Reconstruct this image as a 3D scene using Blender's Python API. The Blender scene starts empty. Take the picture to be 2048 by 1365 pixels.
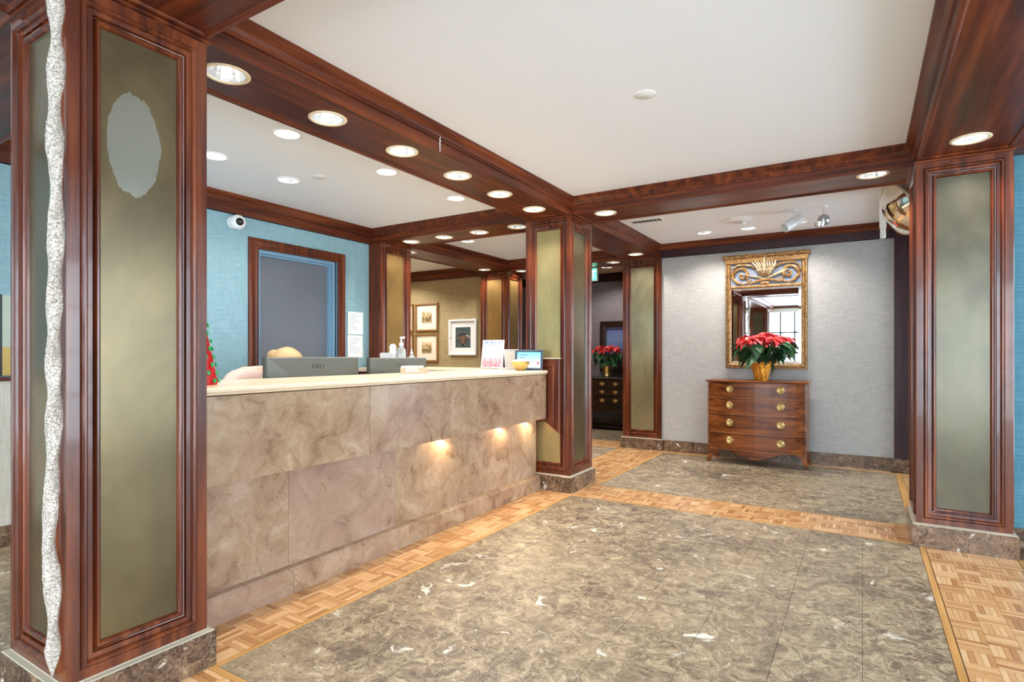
import bpy, math, random
from mathutils import Vector, Matrix
random.seed(7)
S = bpy.context.scene
COL = S.collection
R = math.radians
PI = math.pi

# ------------------------------------------------------------------ camera
cam_d = bpy.data.cameras.new('camera')
cam_d.sensor_width = 36.0
cam_d.lens = 36.0 * 1139.0 / 2048.0
cam_d.shift_y = 25.5 / 2048.0
cam_d.clip_start = 0.05
cam = bpy.data.objects.new('camera', cam_d)
cam.location = (0, 0, 1.2)
cam.rotation_euler = (R(90), 0, R(31.6))
COL.objects.link(cam)
S.camera = cam

# ------------------------------------------------------------------ world, daylight, exposure
SKY = 5.6            # overcast daylight outside the windows
LAMP = 1.0           # common factor on the downlights
S.view_settings.view_transform = 'Standard'
S.view_settings.look = 'None'
S.view_settings.gamma = 1.0
S.view_settings.use_curve_mapping = False
S.view_settings.exposure = 1.26
w = bpy.data.worlds.new('world')
S.world = w
w.use_nodes = True
bg = w.node_tree.nodes['Background']
bg.inputs[0].default_value = (0.76, 0.89, 1.0, 1)
bg.inputs[1].default_value = SKY
try:
    S.cycles.use_denoising = True
    S.cycles.max_bounces = 10
    S.cycles.diffuse_bounces = 6
    S.cycles.sample_clamp_indirect = 6.0
except Exception:
    pass

def portal(name, loc, rot, sx, sy):
    l = bpy.data.lights.new(name, 'AREA')
    l.shape = 'RECTANGLE'; l.size = sx; l.size_y = sy
    l.cycles.is_portal = True
    o = bpy.data.objects.new(name, l)
    o.location = loc; o.rotation_euler = rot
    COL.objects.link(o)
    return o
# the glazed walls behind and to the right of the camera let the sky in
portal('daylight_back', (-1.2, -3.75, 1.25), (R(90), 0, R(180)), 7.4, 2.4)
portal('daylight_added_side', (1.85, 5.86, 1.25), (R(90), 0, R(-90)), 2.3, 2.4)  # belongs to the added side-room window
portal('daylight_right', (4.35, 0.3, 1.25), (R(90), 0, R(-90)), 7.4, 2.4)

# ------------------------------------------------------------------ material helpers
class NT:
    def __init__(self, name):
        self.m = bpy.data.materials.new(name)
        self.m.use_nodes = True
        self.t = self.m.node_tree
        self.b = self.t.nodes['Principled BSDF']
    def n(self, typ, **kw):
        nd = self.t.nodes.new(typ)
        for k, v in kw.items():
            if k.startswith('i_'):
                key = k[2:]
                key = int(key) if key.isdigit() else key.replace('_', ' ')
                self.set(nd.inputs[key], v)
            else:
                setattr(nd, k, v)
        return nd
    def set(self, sock, v):
        if isinstance(v, bpy.types.NodeSocket): self.t.links.new(v, sock)
        elif isinstance(v, bpy.types.Node): self.t.links.new(v.outputs[0], sock)
        else: sock.default_value = v
    def p(self, **kw):
        for k, v in kw.items(): self.set(self.b.inputs[k.replace('_', ' ')], v)
    def pos(self, scale=(1, 1, 1), off=None, obj=False):
        if obj:
            src = self.n('ShaderNodeTexCoord').outputs['Object']
        else:
            src = self.n('ShaderNodeNewGeometry').outputs['Position']
        if off is not None:
            a = self.n('ShaderNodeVectorMath', operation='ADD')
            self.set(a.inputs[0], src); self.set(a.inputs[1], off); src = a.outputs[0]
        mp = self.n('ShaderNodeMapping'); self.set(mp.inputs[0], src)
        mp.inputs['Scale'].default_value = scale
        return mp.outputs[0]
    def noise(self, vec, scale=5, detail=4, rough=.55, dist=0.0):
        nd = self.n('ShaderNodeTexNoise')
        self.set(nd.inputs['Vector'], vec)
        nd.inputs['Scale'].default_value = scale; nd.inputs['Detail'].default_value = detail
        nd.inputs['Roughness'].default_value = rough; nd.inputs['Distortion'].default_value = dist
        return nd.outputs[0]
    def ramp(self, fac, stops, interp='LINEAR'):
        nd = self.n('ShaderNodeValToRGB')
        nd.color_ramp.interpolation = interp
        e = nd.color_ramp.elements
        while len(e) < len(stops): e.new(0.5)
        for k, (pz, c) in enumerate(stops):
            e[k].position = pz; e[k].color = (*c, 1) if len(c) == 3 else c
        self.set(nd.inputs[0], fac)
        return nd.outputs[0]
    def mix(self, fac, a, b, blend='MIX'):
        nd = self.n('ShaderNodeMix', data_type='RGBA', blend_type=blend)
        self.set(nd.inputs['Factor'], fac); self.set(nd.inputs['A'], a); self.set(nd.inputs['B'], b)
        return nd.outputs['Result']
    def bump(self, h, strength=.2, dist=.002):
        nd = self.n('ShaderNodeBump')
        nd.inputs['Strength'].default_value = strength; nd.inputs['Distance'].default_value = dist
        self.set(nd.inputs['Height'], h)
        self.set(self.b.inputs['Normal'], nd.outputs[0])
    def math(self, op, a, b=0.0, c=0.0):
        nd = self.n('ShaderNodeMath', operation=op)
        self.set(nd.inputs[0], a); self.set(nd.inputs[1], b); self.set(nd.inputs[2], c)
        return nd.outputs[0]

def srgb(r, g, b):
    f = lambda c: (c / 255 / 12.92) if c <= 10 else ((c / 255 + .055) / 1.055) ** 2.4
    return (f(r), f(g), f(b))
def c4(c): return (*c, 1)

def mat_plain(name, c, rough=.5, metal=0.0, **kw):
    t = NT(name); t.p(Base_Color=c4(c), Roughness=rough, Metallic=metal, **kw); return t.m
def mat_emit(name, c, s):
    t = NT(name); t.p(Base_Color=c4(c), Emission_Color=c4(c), Emission_Strength=s); return t.m

def mat_wood(name, axis, dark=(54, 20, 10), mid=(98, 43, 21), lite=(142, 72, 34), rough=.30, sc=1.0):
    t = NT(name)
    s = [22 * sc, 22 * sc, 22 * sc]; s[axis] = 1.3 * sc
    v = t.pos(tuple(s))
    a = t.noise(v, 1.0, 4, .55, .15)
    s2 = [90 * sc, 90 * sc, 90 * sc]; s2[axis] = 4 * sc
    f = t.noise(t.pos(tuple(s2)), 1.0, 3, .6)
    big = t.noise(t.pos((1.2, 1.2, 1.2)), 1.0, 2)
    base = t.ramp(a, [(.28, srgb(*dark)), (.5, srgb(*mid)), (.75, srgb(*lite))])
    col = t.mix(.35, base, t.ramp(f, [(.3, srgb(*dark)), (.7, srgb(*lite))]), 'MULTIPLY')
    col = t.mix(.55, base, col)
    t.p(Base_Color=col, Roughness=rough, Specular_IOR_Level=.32)
    t.set(t.b.inputs['Roughness'], t.ramp(big, [(.3, (rough,) * 3), (.7, (rough + .1,) * 3)]))
    t.bump(f, .05, .001)
    return t.m
WZ = mat_wood('mahogany_upright', 2)
WZF = mat_wood('polished_mahogany_frame', 2, rough=.17)
for n_ in WZF.node_tree.nodes:
    if n_.type == 'BSDF_PRINCIPLED':
        n_.inputs['Specular IOR Level'].default_value = .5; n_.inputs['Coat Weight'].default_value = .3; n_.inputs['Coat Roughness'].default_value = .06
WX = mat_wood('mahogany_along_x', 0)
WY = mat_wood('mahogany_along_y', 1)
CHEST = mat_wood('chest_wood', 0, (76, 38, 18), (132, 72, 34), (176, 104, 52), .2)
DARKCHEST = mat_wood('dark_chest_wood', 0, (20, 10, 7), (44, 24, 14), (74, 42, 24), .25)
BEADW = mat_wood('light_bead_wood', 0, (120, 68, 36), (176, 112, 66), (206, 146, 96), .2)
PLUM = mat_wood('plum_wood', 2, (38, 18, 22), (58, 30, 34), (74, 40, 42), .3)

def mat_gold(name, mark=None, k=1.0, tint=(1.16, 1.0, .74)):
    t = NT(name)
    v = t.pos((3.0, 3.0, 1.6))
    a = t.noise(v, 1.0, 5, .58, 1.0)
    b = t.noise(t.pos((9, 9, 5)), 1.0, 5, .6, .4)
    g_ = lambda r, g, b: tuple(min(1, q * k * w_) for q, w_ in zip(srgb(r, g, b), tint))
    c = t.ramp(a, [(.25, g_(70, 65, 54)), (.45, g_(92, 87, 74)), (.6, g_(116, 107, 86)), (.8, g_(118, 124, 118))])
    c = t.mix(.3, c, t.ramp(b, [(.3, g_(80, 75, 62)), (.7, g_(124, 121, 108))]))
    c = t.mix(.38, c, c4(g_(112, 106, 88)))
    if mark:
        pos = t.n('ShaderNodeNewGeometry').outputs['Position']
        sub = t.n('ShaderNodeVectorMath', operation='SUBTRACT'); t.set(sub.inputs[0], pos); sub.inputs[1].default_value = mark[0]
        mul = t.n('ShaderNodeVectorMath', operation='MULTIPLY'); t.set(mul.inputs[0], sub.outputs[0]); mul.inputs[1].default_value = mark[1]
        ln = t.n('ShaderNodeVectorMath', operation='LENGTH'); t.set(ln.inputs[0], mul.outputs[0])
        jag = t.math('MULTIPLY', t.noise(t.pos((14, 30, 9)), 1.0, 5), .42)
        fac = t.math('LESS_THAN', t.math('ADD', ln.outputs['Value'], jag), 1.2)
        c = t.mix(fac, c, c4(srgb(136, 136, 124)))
    t.p(Base_Color=c, Metallic=.6, Roughness=t.ramp(b, [(.3, (.20,) * 3), (.7, (.26,) * 3)]))
    return t.m
GOLD = mat_gold('antiqued_gold_panel', None, .82)
GOLDL = mat_gold('yellow_gold_panel_brightened', None, 2.6, (1.1, 1.0, .66))  # yellower leaf, colour brightened to offset the weak light on this column face
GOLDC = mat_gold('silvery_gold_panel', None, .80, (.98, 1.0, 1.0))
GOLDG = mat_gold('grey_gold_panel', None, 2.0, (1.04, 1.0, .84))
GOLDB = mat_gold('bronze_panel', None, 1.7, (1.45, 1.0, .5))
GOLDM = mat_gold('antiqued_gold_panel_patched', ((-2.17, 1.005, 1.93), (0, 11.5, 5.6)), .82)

def mat_emperador(name, lo, mi, hi, vein, white=True, scale=1.0, rough=.14, rnd=True):
    t = NT(name)
    off = None
    if rnd:
        oi = t.n('ShaderNodeObjectInfo')
        k = t.n('ShaderNodeCombineXYZ')
        t.set(k.inputs[0], t.math('MULTIPLY', oi.outputs['Random'], 7.0))
        t.set(k.inputs[1], t.math('MULTIPLY', oi.outputs['Random'], 31.0))
        off = k.outputs[0]
    v = t.pos((scale,) * 3, off)
    warp = t.n('ShaderNodeTexNoise'); t.set(warp.inputs['Vector'], v); warp.inputs['Scale'].default_value = 9; warp.inputs['Detail'].default_value = 4
    ad = t.n('ShaderNodeVectorMath', operation='MULTIPLY_ADD'); t.set(ad.inputs[0], warp.outputs['Color']); ad.inputs[1].default_value = (.16,) * 3; t.set(ad.inputs[2], v)
    a = t.noise(ad.outputs[0], 13.0, 9, .74, .9)
    c = t.ramp(a, [(.30, srgb(*lo)), (.45, srgb(*mi)), (.58, srgb(*hi)), (.74, srgb(*vein))])
    pa = t.noise(v, 1.5, 4, .55, .4)
    c = t.mix(t.ramp(pa, [(.50, (0, 0, 0)), (.66, (.45,) * 3)]), c, c4(srgb(*hi)))
    c = t.mix(t.ramp(pa, [(.34, (.55,) * 3), (.48, (0, 0, 0))]), c, c4(srgb(*lo)))
    hf = t.noise(ad.outputs[0], 48.0, 4, .7, .5)
    c = t.mix(t.ramp(hf, [(.34, (.75,) * 3), (.46, (0, 0, 0))]), c, c4(tuple(q * .8 for q in srgb(*lo))))
    c = t.mix(t.ramp(hf, [(.58, (0, 0, 0)), (.70, (.6,) * 3)]), c, c4(srgb(*vein)))
    vo = t.n('ShaderNodeTexVoronoi', feature='DISTANCE_TO_EDGE'); t.set(vo.inputs['Vector'], ad.outputs[0]); vo.inputs['Scale'].default_value = 15
    c = t.mix(t.ramp(vo.outputs['Distance'], [(0.0, (.42,) * 3), (.025, (0, 0, 0))]), c, c4(srgb(*vein)))
    if white:
        wv = t.noise(ad.outputs[0], 7.0, 4, .6, 1.2)
        c = t.mix(t.ramp(wv, [(.635, (0, 0, 0)), (.69, (.85,) * 3)]), c, c4(srgb(228, 222, 210)))
    t.p(Base_Color=c, Roughness=rough)
    return t.m
MARB = mat_emperador('brown_marble_floor', (74, 60, 50), (122, 104, 84), (168, 149, 120), (212, 196, 166), scale=.8, rough=.40, rnd=False)
MARBB = mat_emperador('brown_marble_base', (48, 36, 29), (88, 66, 52), (128, 101, 78), (178, 158, 134), scale=1.1, rough=.2)

def mat_peach():
    t = NT('peach_marble_counter')
    oi = t.n('ShaderNodeObjectInfo')
    k = t.n('ShaderNodeCombineXYZ'); t.set(k.inputs[1], t.math('MULTIPLY', oi.outputs['Random'], 17.0))
    v = t.pos((1, 1, 1), k.outputs[0])
    warp = t.n('ShaderNodeTexNoise'); t.set(warp.inputs['Vector'], v); warp.inputs['Scale'].default_value = 4; warp.inputs['Detail'].default_value = 5
    ad = t.n('ShaderNodeVectorMath', operation='MULTIPLY_ADD'); t.set(ad.inputs[0], warp.outputs['Color']); ad.inputs[1].default_value = (.35,) * 3; t.set(ad.inputs[2], v)
    a = t.noise(ad.outputs[0], 5.5, 8, .66, .5)
    c = t.ramp(a, [(.30, srgb(108, 78, 54)), (.43, srgb(145, 115, 87)), (.57, srgb(164, 136, 108)), (.72, srgb(184, 160, 136))])
    b = t.noise(v, 1.7, 3)
    c = t.mix(t.ramp(b, [(.45, (0, 0, 0)), (.7, (.5,) * 3)]), c, c4(srgb(150, 116, 104)))
    c = t.mix(t.math('MULTIPLY', oi.outputs['Random'], .3), c, c4(srgb(164, 138, 128)))
    for sc, wd, am in ((5.0, .013, .5), (11.0, .016, .3)):
        vo = t.n('ShaderNodeTexVoronoi', feature='DISTANCE_TO_EDGE'); t.set(vo.inputs['Vector'], ad.outputs[0]); vo.inputs['Scale'].default_value = sc
        gate = t.ramp(t.noise(v, 3.0, 2), [(.40, (0, 0, 0)), (.56, (am,) * 3)])
        m_ = t.mix(1.0, t.ramp(vo.outputs['Distance'], [(0.0, (1, 1, 1)), (wd, (0, 0, 0))]), gate, 'MULTIPLY')
        c = t.mix(m_, c, c4(srgb(84, 54, 36)))
    sp = t.noise(ad.outputs[0], 16, 3, .5, .5)
    c = t.mix(t.ramp(sp, [(.66, (0, 0, 0)), (.72, (.55,) * 3)]), c, c4(srgb(136, 98, 58)))
    t.p(Base_Color=c, Roughness=.24)
    return t.m
PEACH = mat_peach()

def mat_paper(name, c1, c2, horiz=True, rough=.75, sheen=0):
    t = NT(name)
    s = (7, 7, 160) if horiz else (160, 160, 7)
    a = t.noise(t.pos(s), 1.0, 3, .6)
    b = t.noise(t.pos((140, 140, 9) if horiz else (9, 9, 140)), 1.0, 2, .6)
    big = t.noise(t.pos((1.5,) * 3), 1.0, 2)
    f = t.math('ADD', t.math('MULTIPLY', a, .65), t.math('MULTIPLY', b, .35))
    c = t.ramp(f, [(.36, srgb(*c1)), (.64, srgb(*c2))])
    t.p(Base_Color=c, Roughness=rough)
    t.bump(f, .25, .002)
    return t.m
TEAL = mat_paper('teal_grasscloth', (120, 154, 164), (146, 180, 187))
TEALR = mat_paper('deep_teal_grasscloth', (58, 112, 132), (84, 140, 156))
GREY = mat_paper('grey_linen_wallpaper', (160, 158, 155), (192, 189, 184))
TAN = mat_paper('tan_grasscloth', (150, 130, 92), (184, 164, 122))
DGREY = mat_paper('dusky_grasscloth', (104, 97, 98), (130, 122, 122))
CREAMW = mat_paper('cream_wainscot', (196, 192, 178), (222, 218, 206), False)
WHITE = mat_plain('ceiling_white', srgb(236, 239, 243), .8)
WHITEP = mat_plain('white_plastic', srgb(236, 236, 234), .35)
BEIGEC = mat_plain('beige_ceiling', srgb(206, 184, 152), .8)
CHROME = mat_plain('chrome_reflector', (.90, .92, .94), .2, .85)
RINGM = mat_plain('cream_trim_ring', srgb(238, 222, 186), .35)
BRASS = mat_plain('polished_brass', srgb(212, 184, 122), .28, .9)
BRASSD = mat_plain('dull_brass', srgb(176, 138, 74), .35, 1.0)
BLACK = mat_plain('black_satin', (.012, .012, .013), .4)
LAMPE = mat_emit('lamp_glow', (1.0, .96, .9), 1.5)
LENS = mat_emit('frosted_lens', (1.0, .97, .92), 1.6)
GROUT = mat_plain('dark_grout', srgb(96, 72, 50), .7)
CAPL = mat_plain('pale_caulk', srgb(178, 168, 148), .5)
DOORG = mat_plain('grey_painted_door', srgb(106, 110, 118), .45)
JAMB = mat_plain('blue_grey_jamb', srgb(122, 158, 180), .4)
GLASS_T = NT('window_glass')
_tr = GLASS_T.n('ShaderNodeBsdfTransparent'); _gl = GLASS_T.n('ShaderNodeBsdfGlossy'); _gl.inputs['Roughness'].default_value = .02
_mx = GLASS_T.n('ShaderNodeMixShader'); _mx.inputs[0].default_value = .06
GLASS_T.t.links.new(_tr.outputs[0], _mx.inputs[1]); GLASS_T.t.links.new(_gl.outputs[0], _mx.inputs[2])
GLASS_T.t.links.new(_mx.outputs[0], GLASS_T.t.nodes['Material Output'].inputs[0])
GLASS = GLASS_T.m

def mat_slat(name, attr):
    t = NT(name)
    if attr:
        f = t.n('ShaderNodeAttribute', attribute_name='tone').outputs['Fac']
    else:
        f = t.n('ShaderNodeObjectInfo').outputs['Random']
    c = t.ramp(f, [(0, srgb(176, 126, 76)), (.35, srgb(206, 160, 108)), (.7, srgb(224, 184, 134)), (1, srgb(236, 204, 160))])
    g = t.noise(t.pos((60, 60, 60)), 1.0, 4, .6, .4)
    c = t.mix(.35, c, t.ramp(g, [(.3, srgb(168, 112, 64)), (.7, srgb(236, 198, 150))]), 'MULTIPLY')
    t.p(Base_Color=c, Roughness=.28, Coat_Weight=.25, Coat_Roughness=.12)
    return t.m
SLAT = mat_slat('oak_slat', False)
SLATA = mat_slat('oak_slat_field', True)
BORDER = mat_wood('oak_border', 1, (170, 122, 66), (204, 156, 94), (224, 180, 118), .3)
BORDERX = mat_wood('oak_border_across', 0, (170, 122, 66), (204, 156, 94), (224, 180, 118), .3)

# ------------------------------------------------------------------ object helpers
def tag(o, label=None, cat=None, group=None, kind=None):
    if label: o['label'] = label
    if cat: o['category'] = cat
    if group: o['group'] = group
    if kind: o['kind'] = kind
    return o
def empty(name, loc=(0, 0, 0), label=None, cat=None, group=None, rz=0):
    o = bpy.data.objects.new(name, None); o.empty_display_size = .1
    o.location = loc; o.rotation_euler = (0, 0, rz)
    COL.objects.link(o)
    return tag(o, label, cat, group)
def link(name, me, mat=None, parent=None, loc=None):
    o = bpy.data.objects.new(name, me)
    COL.objects.link(o)
    if mat is not None and not me.materials: me.materials.append(mat)
    if parent is not None: o.parent = parent
    if loc is not None: o.location = loc
    return o
def origin_of(p):
    v = Vector((0, 0, 0))
    while p is not None:
        v += Vector(p.location); p = p.parent
    return v

class MB:
    def __init__(self): self.v = []; self.f = []
    def quad(self, a, b, c, d):
        k = len(self.v); self.v += [tuple(a), tuple(b), tuple(c), tuple(d)]; self.f.append((k, k + 1, k + 2, k + 3)); return self
    def box(self, x0, x1, y0, y1, z0, z1):
        k = len(self.v)
        self.v += [(x, y, z) for z in (z0, z1) for y in (y0, y1) for x in (x0, x1)]
        for f in ((0, 2, 3, 1), (4, 5, 7, 6), (0, 1, 5, 4), (2, 6, 7, 3), (0, 4, 6, 2), (1, 3, 7, 5)):
            self.f.append(tuple(k + i for i in f))
        return self
    def rbox(self, x0, x1, y0, y1, z0, z1, b=.004):
        # box with chamfered upright edges and top
        k = len(self.v)
        def ring(i, z):
            return [(x0 + i + b, y0 + i, z), (x1 - i - b, y0 + i, z), (x1 - i, y0 + i + b, z), (x1 - i, y1 - i - b, z), (x1 - i - b, y1 - i, z), (x0 + i + b, y1 - i, z), (x0 + i, y1 - i - b, z), (x0 + i, y0 + i + b, z)]
        rs = [ring(b * .6, z0), ring(0, z0 + b), ring(0, z1 - b), ring(b * .6, z1)]
        self.rings(rs, closed=True, cap0=True, cap1=True)
        return self
    def rings(self, rs, closed=True, cap0=False, cap1=False, flip=False):
        k = len(self.v); n = len(rs[0])
        for r_ in rs: self.v += [tuple(p) for p in r_]
        for i in range(len(rs) - 1):
            for j in range(n if closed else n - 1):
                a = k + i * n + j; b = k + i * n + (j + 1) % n; c = b + n; d = a + n
                self.f.append((a, b, c, d) if not flip else (d, c, b, a))
        if cap0: self.f.append(tuple(k + j for j in reversed(range(n))))
        if cap1: self.f.append(tuple(k + (len(rs) - 1) * n + j for j in range(n)))
        return self
    def prism(self, poly, o, u, v, n, t):
        # poly in (u,v), extruded from o along n by t
        o, u, v, n = map(Vector, (o, u, v, n))
        a = [o + u * p[0] + v * p[1] for p in poly]
        b = [p + n * t for p in a]
        return self.rings([a, b], True, True, True)
    def lathe(self, prof, c=(0, 0, 0), seg=20, axis=2, cap0=False, cap1=False):
        rs = []
        for r_, h in prof:
            ring = []
            for j in range(seg):
                an = 2 * PI * j / seg
                p = [r_ * math.cos(an), r_ * math.sin(an)]
                q = [0, 0, 0]; q[axis] = h; q[(axis + 1) % 3] = p[0]; q[(axis + 2) % 3] = p[1]
                ring.append((q[0] + c[0], q[1] + c[1], q[2] + c[2]))
            rs.append(ring)
        return self.rings(rs, True, cap0, cap1)
    def tube(self, pts, rad, seg=8, caps=True):
        pts = [Vector(p) for p in pts]; n = len(pts)
        rad = rad if isinstance(rad, (list, tuple)) else [rad] * n
        rs = []; up = Vector((.13, .21, .97)).normalized()
        for i, p in enumerate(pts):
            d = (pts[min(i + 1, n - 1)] - pts[max(i - 1, 0)]).normalized()
            s = d.cross(up)
            if s.length < .05: s = d.cross(Vector((1, 0, 0)))
            s.normalize(); t_ = s.cross(d).normalized()
            rs.append([p + (s * math.cos(2 * PI * j / seg) + t_ * math.sin(2 * PI * j / seg)) * rad[i] for j in range(seg)])
        return self.rings(rs, True, caps, caps)
    def frame(self, o, u, v, n, W, Hh, prof):
        # mitred rectangular frame: prof = [(inset, height along n)]
        o, u, v, n = map(Vector, (o, u, v, n))
        rs = []
        for d, h in prof:
            rs.append([o + u * a + v * b + n * h for a, b in ((d, d), (W - d, d), (W - d, Hh - d), (d, Hh - d))])
        return self.rings(rs, True)
    def sphere(self, c, r_, seg=12, rg=8, sx=1, sy=1, sz=1):
        rs = []
        for i in range(rg + 1):
            th = PI * i / rg
            rr = max(math.sin(th), .02)
            rs.append([(c[0] + r_ * sx * rr * math.cos(2 * PI * j / seg), c[1] + r_ * sy * rr * math.sin(2 * PI * j / seg), c[2] - r_ * sz * math.cos(th)) for j in range(seg)])
        return self.rings(rs, True, True, True)
    def mesh(self, name, mat=None, smooth=False, off=(0, 0, 0)):
        me = bpy.data.meshes.new(name)
        me.from_pydata([(a - off[0], b - off[1], c - off[2]) for a, b, c in self.v], [], self.f)
        me.validate(verbose=False)
        if mat: me.materials.append(mat)
        if smooth:
            me.shade_smooth()
            try: me.set_sharp_from_angle(angle=R(40))
            except Exception: pass
        me.update()
        return me
    def build(self, name, mat, parent=None, smooth=False, label=None, world=True):
        off = origin_of(parent) if (parent is not None and world) else (0, 0, 0)
        o = link(name, self.mesh(name, mat, smooth, off), None, parent)
        if label: o['label'] = label
        return o

def struct(name, mb, mat, label=None, smooth=False):
    o = mb.build(name, mat, None, smooth)
    return tag(o, label, None, None, 'structure')
X, Y, Z = Vector((1, 0, 0)), Vector((0, 1, 0)), Vector((0, 0, 1))

CE = 2.545     # ceiling
SO = 2.41      # beam soffit

# ------------------------------------------------------------------ plates with round holes
def plate(mb, x0, x1, y0, y1, z, holes, seg=24):
    # horizontal plate facing down, with circular holes (x, y, r)
    if x1 - x0 < 1e-4 or y1 - y0 < 1e-4: return
    if not holes:
        mb.quad((x0, y1, z), (x1, y1, z), (x1, y0, z), (x0, y0, z)); return
    if len(holes) == 1:
        hx, hy, r_ = holes[0]; s = r_ * 1.12
        a0, a1, b0, b1 = hx - s, hx + s, hy - s, hy + s
        plate(mb, x0, a0, y0, y1, z, []); plate(mb, a1, x1, y0, y1, z, [])
        plate(mb, a0, a1, y0, b0, z, []); plate(mb, a0, a1, b1, y1, z, [])
        sq, ci = [], []
        for j in range(seg):
            an = 2 * PI * (j + .5) / seg
            c_, s_ = math.cos(an), math.sin(an); m_ = max(abs(c_), abs(s_))
            sq.append((hx + s * c_ / m_, hy + s * s_ / m_, z)); ci.append((hx + r_ * c_, hy + r_ * s_, z))
        # exact corners are closed by small triangles
        mb.rings([ci, sq], True)
        for (sx, sy) in ((1, 1), (-1, 1), (-1, -1), (1, -1)):
            best = [p for p in sq if (p[0] - hx) * sx > 0 and (p[1] - hy) * sy > 0]
            pa = max(best, key=lambda p: abs(p[0] - hx) * 10 - abs(p[1] - hy) * 0 + (abs(p[1] - hy)))
            pb = max(best, key=lambda p: abs(p[1] - hy) * 10 + abs(p[0] - hx))
            k = len(mb.v); mb.v += [pa, (hx + s * sx, hy + s * sy, z), pb]; mb.f.append((k, k + 1, k + 2))
        return
    for ax in (0, 1):
        hs = sorted(holes, key=lambda h: h[ax])
        for i in range(1, len(hs)):
            hi = max(h[ax] + h[2] * 1.13 for h in hs[:i]); lo = min(h[ax] - h[2] * 1.13 for h in hs[i:])
            if lo > hi:
                c = (lo + hi) / 2
                if ax == 0:
                    plate(mb, x0, c, y0, y1, z, hs[:i]); plate(mb, c, x1, y0, y1, z, hs[i:])
                else:
                    plate(mb, x0, x1, y0, c, z, hs[:i]); plate(mb, x0, x1, c, y1, z, hs[i:])
                return

# ------------------------------------------------------------------ light positions
HR = .078
L_B1 = [(-2.352, y) for y in (1.457, 2.007, 2.565, 3.115, 3.645, 4.177)]
L_B2 = [(-1.89, 4.61), (0.06, 4.57)]
L_B3 = [(.521, 4.10)]
L_B5 = [(-4.165, 4.685), (-3.715, 4.685), (-3.265, 4.68), (-2.81, 4.665)]
L_B1b = [(-2.36, 6.72)]
L_B6 = [(-4.26, 7.2), (-2.82, 7.15)]
L_B7 = [(-4.62, 5.16), (-4.65, 6.80)]
L_OFF = [(-2.996, 2.245), (-3.748, 2.236), (-3.778, 2.844), (-2.995, 3.099), (-2.994, 3.942)]
L_BAY = [(-1.495, 6.51), (-1.04, 6.52), (-.56, 6.50)]
L_COR = [(-3.38, 8.30)]
L_PAS = [(-6.35, 6.55), (-5.6, 6.1), (-5.8, 5.3)]  # the last two are unseen lamps added to brighten the tan passage
L_C4 = [(-3.0, 5.5), (-4.0, 5.5)]  # unseen lamps added to brighten the area behind the counter
L_NEAR = [(-1.5, -1.0), (-.3, -1.0), (2.2, 1.2), (2.2, -1.2), (3.2, 3.4)]

# ------------------------------------------------------------------ ceiling
mb = MB()
plate(mb, -7.0, 4.3, -3.7, 7.43, CE, [(x, y, HR * .93) for x, y in L_OFF + L_BAY + L_NEAR + L_PAS + L_C4])
ceil = struct('ceiling', mb, WHITE, 'flat white ceiling between the wooden beams')
mb = MB(); mb.box(-7.0, 4.3, -3.7, 9.3, 2.8, 2.85)
mb.build('roof_deck', WHITE, ceil)
mb = MB(); plate(mb, -7.0, 4.3, 7.43, 9.3, CE, [(x, y, HR * .93) for x, y in L_COR])
mb.build('corridor_ceiling', BEIGEC, ceil)

# ------------------------------------------------------------------ beams
BN = [0]
def beam(x0, x1, y0, y1, lights, label, along):
    BN[0] += 1
    mat = WY if along == 'y' else WX
    o = empty('trim_%d' % BN[0], (x0, y0, SO)); tag(o, label, None, None, 'structure')
    mb = MB(); plate(mb, x0, x1, y0, y1, SO + .006, [(x, y, HR) for x, y in lights]); mb.build('soffit', mat, o)
    mb = MB()
    for (a, b, c, d) in (((x0, y0), (x1, y0), 0, -1), ((x1, y0), (x1, y1), 1, 0), ((x1, y1), (x0, y1), 0, 1), ((x0, y1), (x0, y0), -1, 0)):
        mb.quad((a[0], a[1], SO), (b[0], b[1], SO), (b[0], b[1], CE + .001), (a[0], a[1], CE + .001))
    mb.build('side_boards', mat, o)
    # thin edging that borders the recessed soffit panel
    mb = MB(); e = .028
    mb.frame((x0, y0, SO), X, Y, -Z, x1 - x0, y1 - y0, [(0, 0), (.004, .004), (e - .012, .004), (e - .004, .001), (e, -.006)])
    mb.build('soffit_edging', mat, o)
    return o
beam(-2.59, -2.15, 1.252, 4.448, L_B1, 'long mahogany beam above the counter with a row of round downlights', 'y')
beam(-2.15, .288, 4.46, 4.90, L_B2, 'mahogany cross beam spanning from the counter column to the right column', 'x')
beam(.288, .752, 1.252, 4.37, L_B3, 'wide mahogany beam running to the right column', 'y')
beam(-2.15, .288, .797, 1.252, [], 'mahogany cross beam overhead at the left column', 'x')
beam(-4.38, -2.59, 4.46, 4.90, L_B5, 'mahogany beam behind the counter with four downlights', 'x')
beam(-2.59, -2.15, 4.92, 6.975, L_B1b, 'mahogany beam between counter column and far wall column', 'y')
beam(-4.38, -2.59, 6.985, 7.43, L_B6, 'far mahogany beam beyond the counter', 'x')
beam(-4.84, -4.38, 4.92, 6.975, L_B7, 'mahogany beam over the passage with framed prints', 'y')
beam(-4.53, -2.60, .797, 1.252, [], 'mahogany beam left of the near column', 'x')
beam(.288, .752, 4.84, 6.94, [], 'mahogany beam on the right of the far bay', 'y')
beam(-2.59, -2.15, -3.6, .797, [], 'mahogany beam behind the camera on the left', 'y')
beam(.288, .752, -3.6, 1.252, [], 'mahogany beam behind the camera on the right', 'y')
beam(.752, 4.2, 4.38, 4.84, [], 'mahogany beam right of the right column', 'x')
beam(-6.9, -4.84, 4.46, 4.90, [], 'mahogany beam behind the teal office wall', 'x')

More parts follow.
